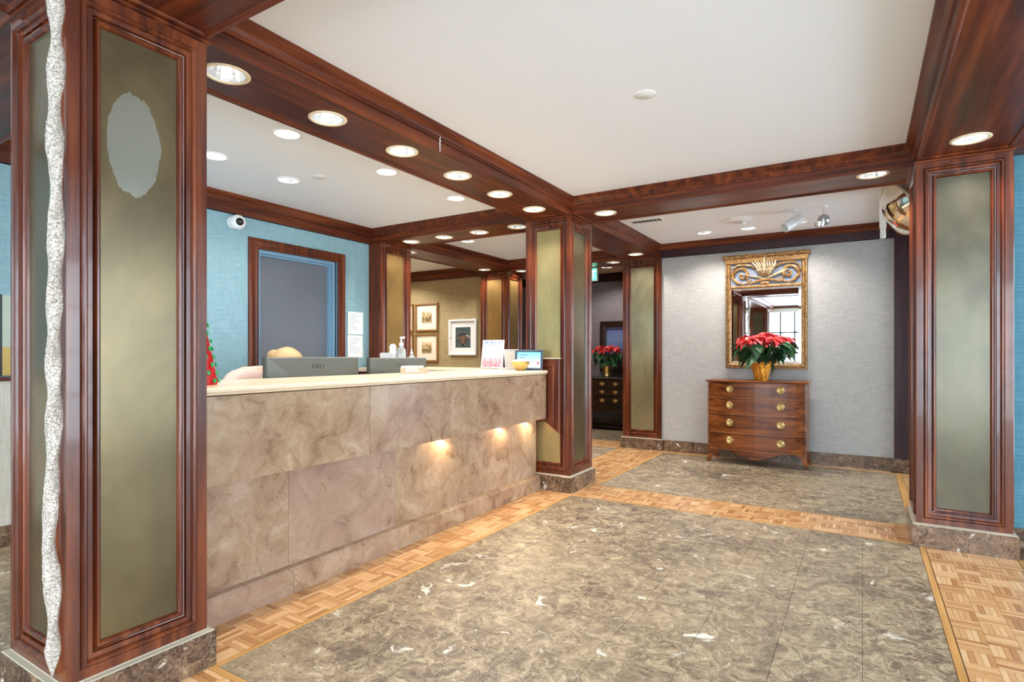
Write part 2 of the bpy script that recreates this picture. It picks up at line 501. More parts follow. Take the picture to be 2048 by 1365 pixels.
# crown mouldings: one mitred run per ceiling bay
CP = [(0, 2.468), (.010, 2.470), (.010, 2.480), (.016, 2.486), (.024, 2.502), (.040, 2.518), (.047, 2.522), (.047, 2.530), (.052, 2.533), (.052, CE)]
def crown(x0, x1, y0, y1, label):
    BN[0] += 1
    mb = MB()
    rs = [[(x0 + d, y0 + d, z), (x1 - d, y0 + d, z), (x1 - d, y1 - d, z), (x0 + d, y1 - d, z)] for d, z in CP]
    mb.rings(rs, True)
    return struct('trim_%d' % BN[0], mb, WX if x1 - x0 > y1 - y0 else WY, label)
crown(-2.15, .288, 1.252, 4.46, 'stepped crown moulding around the main white ceiling')
crown(-2.15, .288, 4.90, 6.955, 'crown moulding around the far bay ceiling')
crown(-4.53, -2.59, 1.252, 4.46, 'crown moulding around the ceiling behind the counter')
crown(-4.38, -2.59, 4.90, 6.985, 'crown moulding around the passage ceiling')
crown(-2.15, .288, -3.6, .797, 'crown moulding behind the camera')
crown(-4.53, -2.59, -3.6, .797, 'crown moulding of the left lobby ceiling')
crown(.752, 4.2, -3.6, 4.38, 'crown moulding of the right lobby ceiling')

# ------------------------------------------------------------------ floor
fl = MB(); fl.box(-7.0, 4.3, -3.7, 9.3, -.06, -.004)
floor = struct('floor', fl, GROUT, 'lobby floor of brown marble tiles framed by parquet bands')
TILES = {}
def tile(x0, x1, y0, y1, name='marble_tile', mat=MARB):
    w_, d_ = round(x1 - x0 - .0012, 4), round(y1 - y0 - .0012, 4)
    key = (w_, d_)
    if key not in TILES:
        m_ = MB(); b = .0006
        m_.rings([[(-w_ / 2, -d_ / 2, -.004), (w_ / 2, -d_ / 2, -.004), (w_ / 2, d_ / 2, -.004), (-w_ / 2, d_ / 2, -.004)],
                  [(-w_ / 2, -d_ / 2, -.001), (w_ / 2, -d_ / 2, -.001), (w_ / 2, d_ / 2, -.001), (-w_ / 2, d_ / 2, -.001)],
                  [(-w_ / 2 + b, -d_ / 2 + b, 0), (w_ / 2 - b, -d_ / 2 + b, 0), (w_ / 2 - b, d_ / 2 - b, 0), (-w_ / 2 + b, d_ / 2 - b, 0)]], True, False, True)
        TILES[key] = m_.mesh('marble_tile', mat)
    return link(name, TILES[key], None, floor, ((x0 + x1) / 2, (y0 + y1) / 2, 0))
def field(x0, x1, y0, y1, sx=.3, sy=.3):
    ny = max(1, round((y1 - y0) / sy)); nx = max(1, round((x1 - x0) / sx))
    sy = (y1 - y0) / ny; sx = (x1 - x0) / nx
    for i in range(nx):
        for j in range(ny):
            tile(x0 + i * sx, x0 + (i + 1) * sx, y0 + j * sy, y0 + (j + 1) * sy)
field(-2.10, .30, 1.27, 4.37)
field(-2.05, .28, 4.83, 6.84)
field(-4.0, -2.62, 4.95, 6.85, .35, .38)
mb = MB()
mb.box(-7.0, -2.62, -3.7, 1.27, -.004, 0); mb.box(-2.1, .30, -3.7, .78, -.004, 0); mb.box(.80, 4.3, -3.7, 4.4, -.004, 0)
mb.box(-7.0, -2.62, 1.27, 4.9, -.004, 0); mb.box(-7.0, -4.0, 4.9, 7.45, -.004, 0); mb.box(-7.0, 4.3, 7.45, 9.3, -.004, 0); mb.box(.80, 4.3, 4.83, 7.0, -.004, 0)
o = mb.build('marble_paving', MARB, floor); o['kind'] = 'stuff'

slats = []
def band(x0, x1, y0, y1, B=.11, nf=5):
    nx = max(1, round((x1 - x0) / B)); ny = max(1, round((y1 - y0) / B))
    bx, by = (x1 - x0) / nx, (y1 - y0) / ny
    for i in range(nx):
        for j in range(ny):
            cx, cy = x0 + (i + .5) * bx, y0 + (j + .5) * by
            for k in range(nf):
                if (i + j) % 2: slats.append((cx, cy - by / 2 + (k + .5) * by / nf, bx, by / nf))
                else: slats.append((cx - bx / 2 + (k + .5) * bx / nf, cy, bx / nf, by))
band(.335, .765, .6, 4.365)
band(.335, .765, 4.83, 6.9)
band(-2.46, -2.13, 1.27, 4.37)
band(-2.57, -2.085, 4.83, 6.85)
band(-2.57, .25, 6.88, 7.42)
band(-2.085, .30, 4.40, 4.80)
band(-2.57, -2.085, 4.37, 4.83)
band(-2.57, .30, .80, 1.24)
band(-4.3, -2.6, 6.88, 7.42)
band(-2.57, -2.13, -2.0, .8)
FX, FY = (-math.sin(R(31.6)), math.cos(R(31.6))); RX, RY = FY, -FX
def px_of(x, y, z):
    a = x * RX + y * RY; c = x * FX + y * FY
    return (1024 + 1139 * a / c, 708 - 1139 * (z - 1.2) / c, c) if c > .1 else None
vis = []
for s_ in slats:
    q = px_of(s_[0], s_[1], 0)
    ok = q and 0 < q[0] < 2048 and q[1] < 1375 and not (s_[0] < -2.13 and s_[1] < 1.3) and not (.29 < s_[0] < .8 and s_[1] > 4.3)
    vis.append((q[2] if ok else 99, s_))
vis.sort(key=lambda t: t[0])
SM = {}
for d_, (cx, cy, lx, ly) in vis[:300]:
    key = (round(lx, 4), round(ly, 4))
    if key not in SM:
        m_ = MB(); g = .0006
        m_.rings([[(-lx / 2 + g, -ly / 2 + g, -.004), (lx / 2 - g, -ly / 2 + g, -.004), (lx / 2 - g, ly / 2 - g, -.004), (-lx / 2 + g, ly / 2 - g, -.004)],
                  [(-lx / 2 + g, -ly / 2 + g, 0), (lx / 2 - g, -ly / 2 + g, 0), (lx / 2 - g, ly / 2 - g, 0), (-lx / 2 + g, ly / 2 - g, 0)]], True, False, True)
        SM[key] = m_.mesh('parquet_slat', SLAT)
    link('parquet_slat', SM[key], None, floor, (cx, cy, .0002))
mb = MB(); tones = []
for d_, (cx, cy, lx, ly) in vis[300:]:
    g = .0006; n0 = len(mb.f)
    mb.rings([[(cx - lx / 2 + g, cy - ly / 2 + g, -.004), (cx + lx / 2 - g, cy - ly / 2 + g, -.004), (cx + lx / 2 - g, cy + ly / 2 - g, -.004), (cx - lx / 2 + g, cy + ly / 2 - g, -.004)],
              [(cx - lx / 2 + g, cy - ly / 2 + g, 0), (cx + lx / 2 - g, cy - ly / 2 + g, 0), (cx + lx / 2 - g, cy + ly / 2 - g, 0), (cx - lx / 2 + g, cy + ly / 2 - g, 0)]], True, False, True)
    t_ = random.random(); tones += [t_] * (len(mb.f) - n0)
pf = mb.build('parquet_field', SLATA, floor); pf['kind'] = 'stuff'
at = pf.data.attributes.new('tone', 'FLOAT', 'FACE')
if len(pf.data.polygons) == len(tones): at.data.foreach_set('value', tones)
def strip(x0, x1, y0, y1):
    m_ = MB(); m_.box(x0, x1, y0, y1, -.004, .0003)
    return m_.build('border_strip', BORDER if y1 - y0 > x1 - x0 else BORDERX, floor)
strip(.302, .331, .6, 4.365); strip(.769, .798, .6, 4.365); strip(-2.128, -2.102, 1.27, 4.37)
strip(-2.085, .30, 4.372, 4.398); strip(-2.085, .30, 4.802, 4.828); strip(-2.57, .30, 1.242, 1.268); strip(-2.083, -2.052, 4.83, 6.85); strip(.282, .333, 4.83, 6.9)
strip(-2.05, .28, 6.842, 6.878)
strip(-2.618, -2.572, 4.95, 6.85)

# ------------------------------------------------------------------ columns
PROF = [(0, 0), (.037, 0), (.038, -.004), (.041, .006), (.046, .012), (.052, .012), (.057, .006), (.059, -.005), (.075, -.006), (.077, -.018), (.081, -.020), (.084, -.010), (.089, -.005), (.095, -.005), (.100, -.010), (.103, -.022)]
CB = .14
def col_face(par, o, u, n, W, gold=GOLD, wide=0.0):
    zt = 2.392
    h = zt - CB
    m_ = MB(); m_.frame(o + Z * CB, u, Z, n, W, h, PROF); m_.build('panel_frame', WZF, par, True)
    d = .103
    m_ = MB(); a = o + u * d + Z * (CB + d) - n * .021
    m_.quad(a, a + u * (W - 2 * d), a + u * (W - 2 * d) + Z * (h - 2 * d), a + Z * (h - 2 * d))
    m_.build('gold_panel', gold, par)
def column(x0, x1, y0, y1, label, faces='NSEW', gold={}, name='panelled_column', base=True):
    c = empty(name, ((x0 + x1) / 2, (y0 + y1) / 2, 0), label, 'column')
    m_ = MB(); m_.box(x0 + .024, x1 - .024, y0 + .024, y1 - .024, 0, CE); m_.build('core', WZ, c)
    m_ = MB(); m_.box(x0, x1, y0, y1, 2.392, CE); m_.build('capital', WX, c)
    m_ = MB(); m_.frame((x0 - .010, y0 - .010, 2.392), X, Y, -Z, x1 - x0 + .02, y1 - y0 + .02, [(.012, .004), (.0, 0), (0, -.010), (.010, -.017)]); m_.build('necking', WX, c)
    W, D = x1 - x0, y1 - y0
    P = {'S': (Vector((x0, y0, 0)), X, -Y, W), 'N': (Vector((x1, y1, 0)), -X, Y, W), 'E': (Vector((x1, y0, 0)), Y, X, D), 'W': (Vector((x0, y1, 0)), -Y, -X, D)}
    for k in 'NSEW':
        o_, u_, n_, w_ = P[k]
        if k in faces: col_face(c, o_, u_, n_, w_, gold.get(k, GOLD))
        else:
            m_ = MB(); m_.quad(o_ + Z * CB, o_ + u_ * w_ + Z * CB, o_ + u_ * w_ + Z * 2.392, o_ + Z * 2.392); m_.build('side_board', WZ, c)
    # stone base in slabs with a pale caulk line on top
    t = .024; bz = .134
    for k in 'NSEW':
        o_, u_, n_, w_ = P[k]
        for (a, b) in ((-t if k in 'NS' else 0, w_ * .55), (w_ * .55 + .001, w_ + (t if k in 'NS' else 0))):
            m_ = MB()
            p0 = o_ + u_ * a; p1 = o_ + u_ * b
            q = [p0, p1, p1 + n_ * t, p0 + n_ * t]
            m_.rings([[p + Z * .0005 for p in q], [p + Z * (bz - .004) for p in q], [q[0] + Z * bz, q[1] + Z * bz, q[2] + Z * bz - n_ * .004, q[3] + Z * bz - n_ * .004]], True, True, True)
            m_.build('base_slab', MARBB, c)
    m_ = MB(); m_.frame((x0 - t, y0 - t, bz), X, Y, Z, W + 2 * t, D + 2 * t, [(.003, 0), (.005, .003), (.022, .006), (.026, .012)]); m_.build('base_caulk', CAPL, c)
    return c
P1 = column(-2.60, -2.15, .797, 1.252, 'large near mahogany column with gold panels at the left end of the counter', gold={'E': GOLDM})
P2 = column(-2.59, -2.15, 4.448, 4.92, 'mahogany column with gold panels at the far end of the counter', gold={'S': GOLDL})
P3 = column(.288, .752, 4.37, 4.84, 'mahogany column with a gold panel on the right side', gold={'S': GOLDC})
P4 = column(-2.62, -2.12, 6.975, 7.43, 'mahogany column with a gold panel left of the grey wall', 'SW', gold={'S': GOLDG})
P6 = column(-4.84, -4.38, 4.448, 4.92, 'mahogany column with a gold panel behind the counter, beside the teal wall', 'EN', gold={'E': GOLDB})
P7 = column(-4.84, -4.38, 6.975, 7.43, 'farthest mahogany column, right of the white framed cattle picture', gold={'S': GOLDB, 'E': GOLDB})
P8 = column(-2.59, -2.15, -2.9, -2.45, 'mahogany column behind the camera near the windows')
P9 = column(.288, .752, -2.9, -2.45, 'mahogany column behind the camera on the right')

# half-height moulded end panel where the counter meets the far column
ep = [(-2.56, .60), (-2.375, .60), (-2.236, .50), (-2.236, 1.155), (-2.56, 1.155)]
def scalep(poly, d):
    x0_, x1_ = -2.56, -2.236
    return [(-2.56 , .60 + d * .9), (-2.375 - d * .3, .60 + d * .9), (-2.236 - d, .50 + d * 1.55), (-2.236 - d, 1.155 - d), (-2.56, 1.155 - d)]
mb = MB()
rs = []
for d, h in [(0, 4.447), (0, 4.425), (.008, 4.416), (.02, 4.416), (.024, 4.424), (.05, 4.424), (.052, 4.416), (.064, 4.413), (.070, 4.424)]:
    rs.append([(x, h, z) for x, z in scalep(ep, d)])
mb.rings(rs, True, True, True)
o = mb.build('end_panel', WZ, P2, label='moulded half-height wooden end panel beside the counter')
mb = MB(); mb.box(-2.56, -2.230, 4.408, 4.446, 1.156, 1.163); mb.build('end_panel_cap', RINGM, P2)
# ------------------------------------------------------------------ walls
WALL = []
def wall(name, mb, mat, label):
    return struct(name, mb, mat, label)
# teal wall behind the counter with the door opening
DY0, DY1, DZ = 3.118, 3.998, 2.13
mb = MB()
mb.box(-4.70, -4.56, 1.252, DY0, 0, CE); mb.box(-4.70, -4.56, DY1, 4.448, 0, CE); mb.box(-4.70, -4.56, DY0, DY1, DZ, CE)
wall('wall_office', mb, TEAL, 'teal grasscloth wall behind the counter')
mb = MB(); mb.box(-4.70, -4.56, -3.6, 1.25, 1.05, CE); wl = wall('wall_left', mb, TEAL, 'teal wall left of the near column')
mb = MB(); mb.box(-4.70, -4.555, -3.6, 1.25, .13, 1.03); mb.build('wainscot', CREAMW, wl)
mb = MB(); mb.box(-4.70, -4.53, -3.6, 1.25, 1.03, 1.055); mb.build('chair_rail', WY, wl)
mb = MB(); mb.box(-4.70, -4.535, -3.6, 1.25, 0, .13); mb.build('stone_base', MARBB, wl)
# continuation of the wainscot a little further in, seen past the near column
mb = MB(); mb.box(-4.559, -4.545, 1.252, 1.50, .13, 1.03); mb.build('wainscot', CREAMW, wl)
mb = MB(); mb.box(-4.559, -4.53, 1.252, 1.50, 1.03, 1.055); mb.build('chair_rail', WY, wl)
mb = MB(); mb.box(-4.559, -4.535, 1.252, 1.50, 0, .13); mb.build('stone_base', MARBB, wl)
BN[0] += 1
mb = MB(); mb.box(-4.559, -4.53, 1.252, 4.448, 2.385, CE); mb.box(-4.559, -4.522, 1.252, 4.448, 2.385, 2.40)
struct('trim_%d' % BN[0], mb, WY, 'mahogany frieze board at the top of the teal wall')
# far grey wall
mb = MB(); mb.box(-2.12, .29, 7.0, 7.12, 0, CE); wall('wall_far', mb, GREY, 'grey linen wall behind the chest of drawers')
BN[0] += 1
mb = MB(); mb.box(-2.12, .29, 6.955, 6.999, 2.385, CE); mb.box(-2.12, .29, 6.947, 6.999, 2.385, 2.40)
struct('trim_%d' % BN[0], mb, PLUM, 'dark frieze board at the top of the grey wall')
bb = empty('baseboard_far', (-1, 6.98, 0)); tag(bb, 'brown marble skirting along the grey wall', None, None, 'structure')
xs = [-2.09, -1.72, -1.2, -.68, -.28, .02, .27]
for a, b in zip(xs[:-1], xs[1:]):
    mb = MB(); mb.box(a + .0008, b - .0008, 6.976, 6.9995, .001, .134); mb.build('base_slab', MARBB, bb)
# plum pilaster at the right end of the grey wall
pc = empty('corner_pilaster', (.52, 7.1, 0), 'plain plum-brown wooden pilaster at the right end of the grey wall', 'pilaster')
mb = MB(); mb.box(.275, .75, 6.96, 7.4, .135, 2.40); mb.build('shaft', PLUM, pc)
mb = MB(); mb.box(.275, .75, 6.96, 7.4, 2.40, CE); mb.build('capital', PLUM, pc)
mb = MB(); mb.box(.27, .755, 6.952, 7.4, 2.392, 2.402); mb.build('necking', WX, pc)
for a, b in ((.272, .50), (.501, .752)):
    mb = MB(); mb.box(a, b, 6.936, 7.4, .001, .135); mb.build('base_slab', MARBB, pc)
# right teal wall, beside the right column
mb = MB(); mb.box(.752, 4.2, 4.60, 4.72, 0, CE); wr = wall('wall_right_return', mb, TEALR, 'deep teal wall to the right of the right column')
mb = MB(); mb.box(.777, 4.2, 4.575, 4.60, 0, .134); mb.build('stone_base', MARBB, wr)
# side room of the far bay
mb = MB(); mb.box(.75, 1.8, 7.0, 7.1, 0, CE); wall('wall_side_room_end', mb, TEALR, 'end wall of the side room')
# passage walls
mb = MB(); mb.box(-7.0, -4.84, 7.18, 7.3, 0, CE); wt = wall('wall_passage', mb, TAN, 'tan grasscloth wall hung with framed prints')
BN[0] += 1
mb = MB(); mb.box(-7.0, -4.841, 7.13, 7.179, 2.385, CE); struct('trim_%d' % BN[0], mb, WX, 'mahogany frieze on the tan wall')
mb = MB(); mb.box(-7.0, -6.9, 4.46, 7.18, 0, CE); wall('wall_passage_end', mb, TAN, 'tan end wall of the passage')
mb = MB(); mb.box(-6.9, -4.84, 4.62, 4.74, 0, CE); wall('wall_passage_near', mb, TAN, 'tan wall at the back of the office')
# corridor beyond the far columns
mb = MB(); mb.box(-7.0, 1.8, 8.95, 9.05, 0, CE); wd = wall('wall_corridor', mb, DGREY, 'dusky grey wall at the end behind the dark chest')
mb = MB(); mb.box(-7.0, 1.8, 8.91, 8.949, 2.40, CE); mb.build('frieze', DARKCHEST, wd)
mb = MB(); mb.box(-7.0, 1.8, 8.925, 8.949, 0, .13); mb.build('stone_base', MARBB, wd)
mb = MB(); mb.box(-7.0, -6.9, 7.18, 8.95, 0, CE); wall('wall_corridor_left', mb, DGREY, 'left end wall of the corridor')
mb = MB(); mb.box(1.7, 1.8, 7.1, 8.95, 0, CE); wall('wall_corridor_right', mb, DGREY, 'right end wall of the corridor')

# glazed walls behind the camera
WN = [0]
def glazed(p0, u, n, L, label, sill=.10, head=2.36, bays=5):
    WN[0] += 1
    o = empty('window_%d' % WN[0], p0); tag(o, label, None, None, 'structure')
    p0 = Vector(p0)
    def bx(name, a, b, z0, z1, t, mat):
        m_ = MB(); m_.prism([(a, z0), (b, z0), (b, z1), (a, z1)], p0 - n * t, u, Z, n, 2 * t); return m_.build(name, mat, o)
    bx('sill_wall', 0, L, 0, sill, .06, CREAMW); bx('head_wall', 0, L, head, CE, .06, CREAMW)
    w_ = L / bays
    for i in range(bays + 1): bx('mullion', max(0, i * w_ - .04), min(L, i * w_ + .04), sill, head, .035, BLACK)
    for i in range(bays):
        a, b = i * w_ + .04, (i + 1) * w_ - .04
        for k in (1, 2): bx('muntin', a + (b - a) * k / 3 - .024, a + (b - a) * k / 3 + .024, sill, head, .02, BLACK)
        for k in (1, 2, 3): bx('muntin', a, b, sill + (head - sill) * k / 4 - .024, sill + (head - sill) * k / 4 + .024, .02, BLACK)
        m_ = MB(); q = p0 + u * a + Z * sill
        m_.quad(q, q + u * (b - a), q + u * (b - a) + Z * (head - sill), q + Z * (head - sill)); m_.build('pane', GLASS, o)
    return o
glazed((-4.7, -3.65, 0), X, Y, 7.0, 'black framed lobby window behind the camera', bays=6)
mb = MB(); mb.box(2.3, 4.3, -3.7, -3.6, 0, CE); wall('wall_back', mb, CREAMW, 'cream wall behind the camera')
mb = MB(); mb.box(-7.0, -4.7, -3.7, -3.6, 0, CE); wall('wall_back_left', mb, CREAMW, 'cream wall at the far back left')
glazed((4.25, -3.6, 0), Y, -X, 8.2, 'black framed lobby window along the right side', bays=7)
glazed((1.75, 4.72, 0), Y, -X, 2.28, 'added unseen window of the side room, lighting the far bay', bays=2)  # unseen glazing added as a light source for the far bay

# ------------------------------------------------------------------ door in the teal wall
dr = empty('door_1', (-4.6, 3.55, 0)); tag(dr, 'grey door in a blue-grey jamb with mahogany casing', None, None, 'structure')
CPROF = [(0, 0), (0, .018), (.006, .026), (.022, .028), (.030, .020), (.060, .016), (.078, .022), (.088, .018), (.094, 0)]
# casing: two legs and a head, mitred (open at the floor)
def casing(y0, y1, zt, x, prof, mat, par):
    m_ = MB(); rs = []
    for d, h in prof:
        rs.append([(x + h, y0 + d, 0), (x + h, y0 + d, zt - d), (x + h, y1 - d, zt - d), (x + h, y1 - d, 0)])
    m_.rings(rs, False); return m_.build('casing', mat, par)
casing(3.020, 4.100, 2.222, -4.559, CPROF, WZ, dr)
m_ = MB(); rs = []
for x in (-4.545, -4.66):
    rs.append([(x, DY0, 0), (x, DY0, DZ), (x, DY1, DZ), (x, DY1, 0)])
m_.rings(rs, False); m_.build('jamb', JAMB, dr)
m_ = MB(); rs = []
for d, x in ((.0, -4.575), (.03, -4.575), (.03, -4.615), (.045, -4.615), (.045, -4.66)):
    rs.append([(x, DY0 + d, 0), (x, DY0 + d, DZ - d), (x, DY1 - d, DZ - d), (x, DY1 - d, 0)])
m_.rings(rs, False); m_.build('stop', JAMB, dr)
m_ = MB(); m_.box(-4.695, -4.648, DY0 + .045, DY1 - .045, .004, DZ - .045); m_.build('door_leaf', DOORG, dr)
m_ = MB(); m_.lathe([(.001, .06), (.026, .055), (.03, .04), (.012, .02), (.012, 0), (.028, 0)], (-4.648, DY1 - .12, 1.0), 14, 0); m_.build('door_knob', BRASSD, dr)

# ------------------------------------------------------------------ downlights
def downlight_proto(r_, ringm):
    seg = 28
    m_ = MB(); m_.lathe([(r_ * .98, .010), (r_ * 1.0, .0), (r_ * 1.05, -.005), (r_ * 1.18, -.006), (r_ * 1.24, -.003), (r_ * 1.245, .0005)], (0, 0, 0), seg)
    ring = m_.mesh('trim_ring', ringm, True)
    m_ = MB(); m_.lathe([(r_ * .985, .0), (r_ * .93, .03), (r_ * .80, .065), (r_ * .60, .095), (r_ * .46, .105)], (0, 0, 0), seg)
    refl = m_.mesh('reflector', CHROME, False)
    m_ = MB()
    for k in range(4):
        an = PI / 4 + k * PI / 2; cx, cy = r_ * .20 * math.cos(an), r_ * .20 * math.sin(an)
        m_.lathe([(.001, .030), (r_ * .10, .034), (r_ * .12, .040), (r_ * .12, .106)], (cx, cy, 0), 10)
    lamp = m_.mesh('lamp_bulb', LAMPE, True)
    return ring, refl, lamp
_lm = MB(); _lm.lathe([(.001, .008), (HR * .9, .010)], (0, 0, 0), 24); LENSM = _lm.mesh('frosted_lens', LENS)
DP = {'beam': downlight_proto(HR, RINGM), 'ceil': downlight_proto(HR * .93, WHITEP)}
def downlight(x, y, z, kind, label, group, power, spread=125, col=(1.0, .955, .90), name='recessed_downlight'):
    e = empty(name, (x, y, z), label, 'downlight', group)
    rg, rf, lp = DP[kind]
    link('trim_ring', rg, None, e); link('reflector', rf, None, e); link('lamp_bulb', lp, None, e)
    l = bpy.data.lights.new('downlight_glow', 'SPOT'); l.energy = power * LAMP; l.spot_size = R(spread); l.spot_blend = .6; l.shadow_soft_size = .022; l.color = col
    lo = bpy.data.objects.new('downlight_glow', l); lo.parent = e; lo.location = (0, 0, .026); COL.objects.link(lo)
    return e
ordn = ['nearest', 'second', 'third', 'fourth', 'fifth', 'sixth']
for i, (x, y) in enumerate(L_B1):
    downlight(x, y, SO + .006, 'beam', '%s recessed downlight from the left column in the beam above the counter' % ordn[i], 'downlights in the counter beam', 16, 105)
downlight(*L_B2[0], SO + .006, 'beam', 'recessed downlight in the cross beam beside the counter column', 'downlights in the cross beam', 14)
downlight(*L_B2[1], SO + .006, 'beam', 'recessed downlight in the cross beam near the right column', 'downlights in the cross beam', 14)
downlight(*L_B3[0], SO + .006, 'beam', 'recessed downlight in the right beam just in front of the right column', None, 14)
for i, (x, y) in enumerate(L_B5):
    downlight(x, y, SO + .006, 'beam', '%s downlight from the left in the beam behind the counter' % ['first', 'second', 'third', 'fourth'][i], 'downlights in the rear counter beam', 11)
downlight(*L_B1b[0], SO + .006, 'beam', 'downlight above the gold column left of the grey wall', None, 12)
downlight(*L_B6[0], SO + .006, 'beam', 'far downlight just right of the farthest column', 'downlights in the far beam', 12)
downlight(*L_B6[1], SO + .006, 'beam', 'far downlight in the beam in front of the green exit sign', 'downlights in the far beam', 12)
downlight(*L_B7[0], SO + .006, 'beam', 'passage beam downlight just beyond the column beside the teal wall', 'downlights in the passage beam', 16)
downlight(*L_B7[1], SO + .006, 'beam', 'passage beam downlight in front of the farthest column', 'downlights in the passage beam', 16)
offl = ['bright round ceiling downlight behind the counter, nearest the beam', 'ceiling downlight partly hidden by the near column', 'dimmer ceiling downlight beside the small round detector', 'ceiling downlight in the middle behind the counter', 'ceiling downlight behind the counter farthest from the near column']
for i, (x, y) in enumerate(L_OFF):
    e_ = downlight(x, y, CE, 'ceil', offl[i], 'ceiling downlights behind the counter', 12, 140)
    if i != 2:
        link('frosted_lens', LENSM, None, e_)
        for q_ in e_.children:
            if q_.type == 'LIGHT': q_.location.z = .004
bayl = ['left ceiling downlight in front of the grey wall', 'middle ceiling downlight in front of the grey wall, above the mirror', 'right ceiling downlight in front of the grey wall']
for i, (x, y) in enumerate(L_BAY): downlight(x, y, CE, 'ceil', bayl[i], 'ceiling downlights of the far bay', 20, 130)
downlight(*L_COR[0], CE, 'ceil', 'dim ceiling downlight in the corridor behind the exit sign', None, 26, 140)
for i, (x, y) in enumerate(L_PAS): downlight(x, y, CE, 'ceil', ['ceiling downlight over the sepia prints', 'added unseen downlight brightening the middle of the passage', 'added unseen downlight brightening the near end of the passage'][i], 'passage ceiling downlights', 30, 140)
for i, (x, y) in enumerate(L_C4): downlight(x, y, CE, 'ceil', ['added unseen ceiling downlight behind the counter column', 'added unseen ceiling downlight behind the column beside the teal wall'][i], 'added rear ceiling downlights', 18, 140)
nl = ['ceiling downlight behind the camera on the left', 'ceiling downlight behind the camera in the middle', 'ceiling downlight of the right lobby beside the camera', 'ceiling downlight of the right lobby behind the camera', 'ceiling downlight in front of the deep teal wall']
for i, (x, y) in enumerate(L_NEAR): downlight(x, y, CE, 'ceil', nl[i], 'ceiling downlights out of view', 12, 140)
#PART2
# ------------------------------------------------------------------ reception counter
rc = empty('reception_counter', (-2.6, 2.84, 0), 'long peach marble reception counter with an overhanging upper band', 'counter')
Y0, Y1 = 1.26, 4.41
for a, b in ((Y0, 2.311), (2.311, 3.375), (3.375, Y1)):
    mb = MB(); mb.box(-2.385, -2.362, a + .001, b - .001, .633, 1.016); mb.build('upper_slab', PEACH, rc)
for a, b in ((Y0, 1.853), (1.853, 2.62), (2.62, 3.395), (3.395, Y1)):
    mb = MB(); mb.box(-2.485, -2.462, a + .001, b - .001, .128, .645); mb.build('lower_slab', PEACH, rc)
for a, b in ((Y0, 1.853), (1.853, 2.62), (2.62, 3.395), (3.395, Y1)):
    mb = MB()
    mb.prism([(-2.485, .001), (-2.420, .001), (-2.420, .112), (-2.432, .128), (-2.461, .134), (-2.485, .134)], (0, a + .001, 0), X, Z, Y, b - a - .002)
    mb.build('plinth_slab', PEACH, rc)
mb = MB(); mb.box(-2.60, -2.486, Y0, Y1, .001, 1.015); mb.box(-2.486, -2.386, Y0, Y1, .66, 1.015); mb.box(-2.486, -2.386, Y0, Y1, .645, .66)
mb.build('carcass', mat_plain('counter_carcass', srgb(176, 140, 108), .5), rc)
PUCK = mat_emit('warm_puck', (1.0, .78, .48), 6.0)
for y in (3.03, 3.78, 4.20):
    mb = MB(); mb.rbox(-2.424, -2.404, y - .13, y + .13, .630, .645, .003); pk = mb.build('under_light', PUCK, rc)
    l = bpy.data.lights.new('under_glow', 'AREA'); l.shape = 'RECTANGLE'; l.size = .26; l.size_y = .016; l.energy = 1.0 * LAMP; l.color = (1, .82, .56)
    lo = bpy.data.objects.new('under_glow', l); lo.parent = pk; lo.location = Vector((-2.414, y, .628)) - origin_of(pk); lo.rotation_euler = (0, R(20), R(90)); COL.objects.link(lo)
ct = MB()
prof = [(-2.985, 1.018), (-2.372, 1.018), (-2.358, 1.022), (-2.352, 1.030), (-2.345, 1.036), (-2.345, 1.046), (-2.350, 1.053), (-2.360, 1.055), (-2.985, 1.055)]
ct.prism(prof, (0, Y0, 0), X, Z, Y, Y1 - Y0)
o = ct.build('counter_top', mat_plain('cream_marble_top', srgb(224, 204, 174), .25)); tag(o, 'cream polished marble top along the reception counter', 'countertop')
CREAMTOP = o.data.materials[0]
rt = empty('return_counter', (-3.5, 4.66, 0), 'cream topped half wall between the two columns behind the counter', 'counter')
mb = MB(); mb.box(-4.35, -2.63, 4.50, 4.84, .001, 1.018); mb.build('front', TAN, rt)
mb = MB(); mb.rbox(-4.352, -2.622, 4.451, 4.88, 1.02, 1.055); mb.build('top', CREAMTOP, rt)
cz_ = empty('credenza', (-3.75, 4.27, 0), 'cream topped credenza against the half wall behind the monitors', 'cabinet')
mb = MB(); mb.box(-4.50, -3.40, 4.14, 4.42, .001, 1.018); mb.build('body', WX, cz_)
for k in range(3):
    mb = MB(); mb.box(-4.49 + k * .365, -4.14 + k * .365, 4.125, 4.139, .06, 1.0); mb.build('door', WZ, cz_)
mb = MB(); mb.rbox(-4.52, -2.995, 4.11, 4.425, 1.02, 1.055); mb.build('top', CREAMTOP, cz_)
dk = empty('staff_desk', (-3.0, 2.8, 0), 'low staff desk behind the reception counter', 'desk')
mb = MB(); mb.rbox(-3.35, -2.62, 1.5, 4.10, .72, .75); mb.build('top', WY, dk)
for y in (1.52, 2.8, 4.06):
    mb = MB(); mb.box(-3.30, -2.66, y, y + .03, .001, .72); mb.build('side_panel', WX, dk)

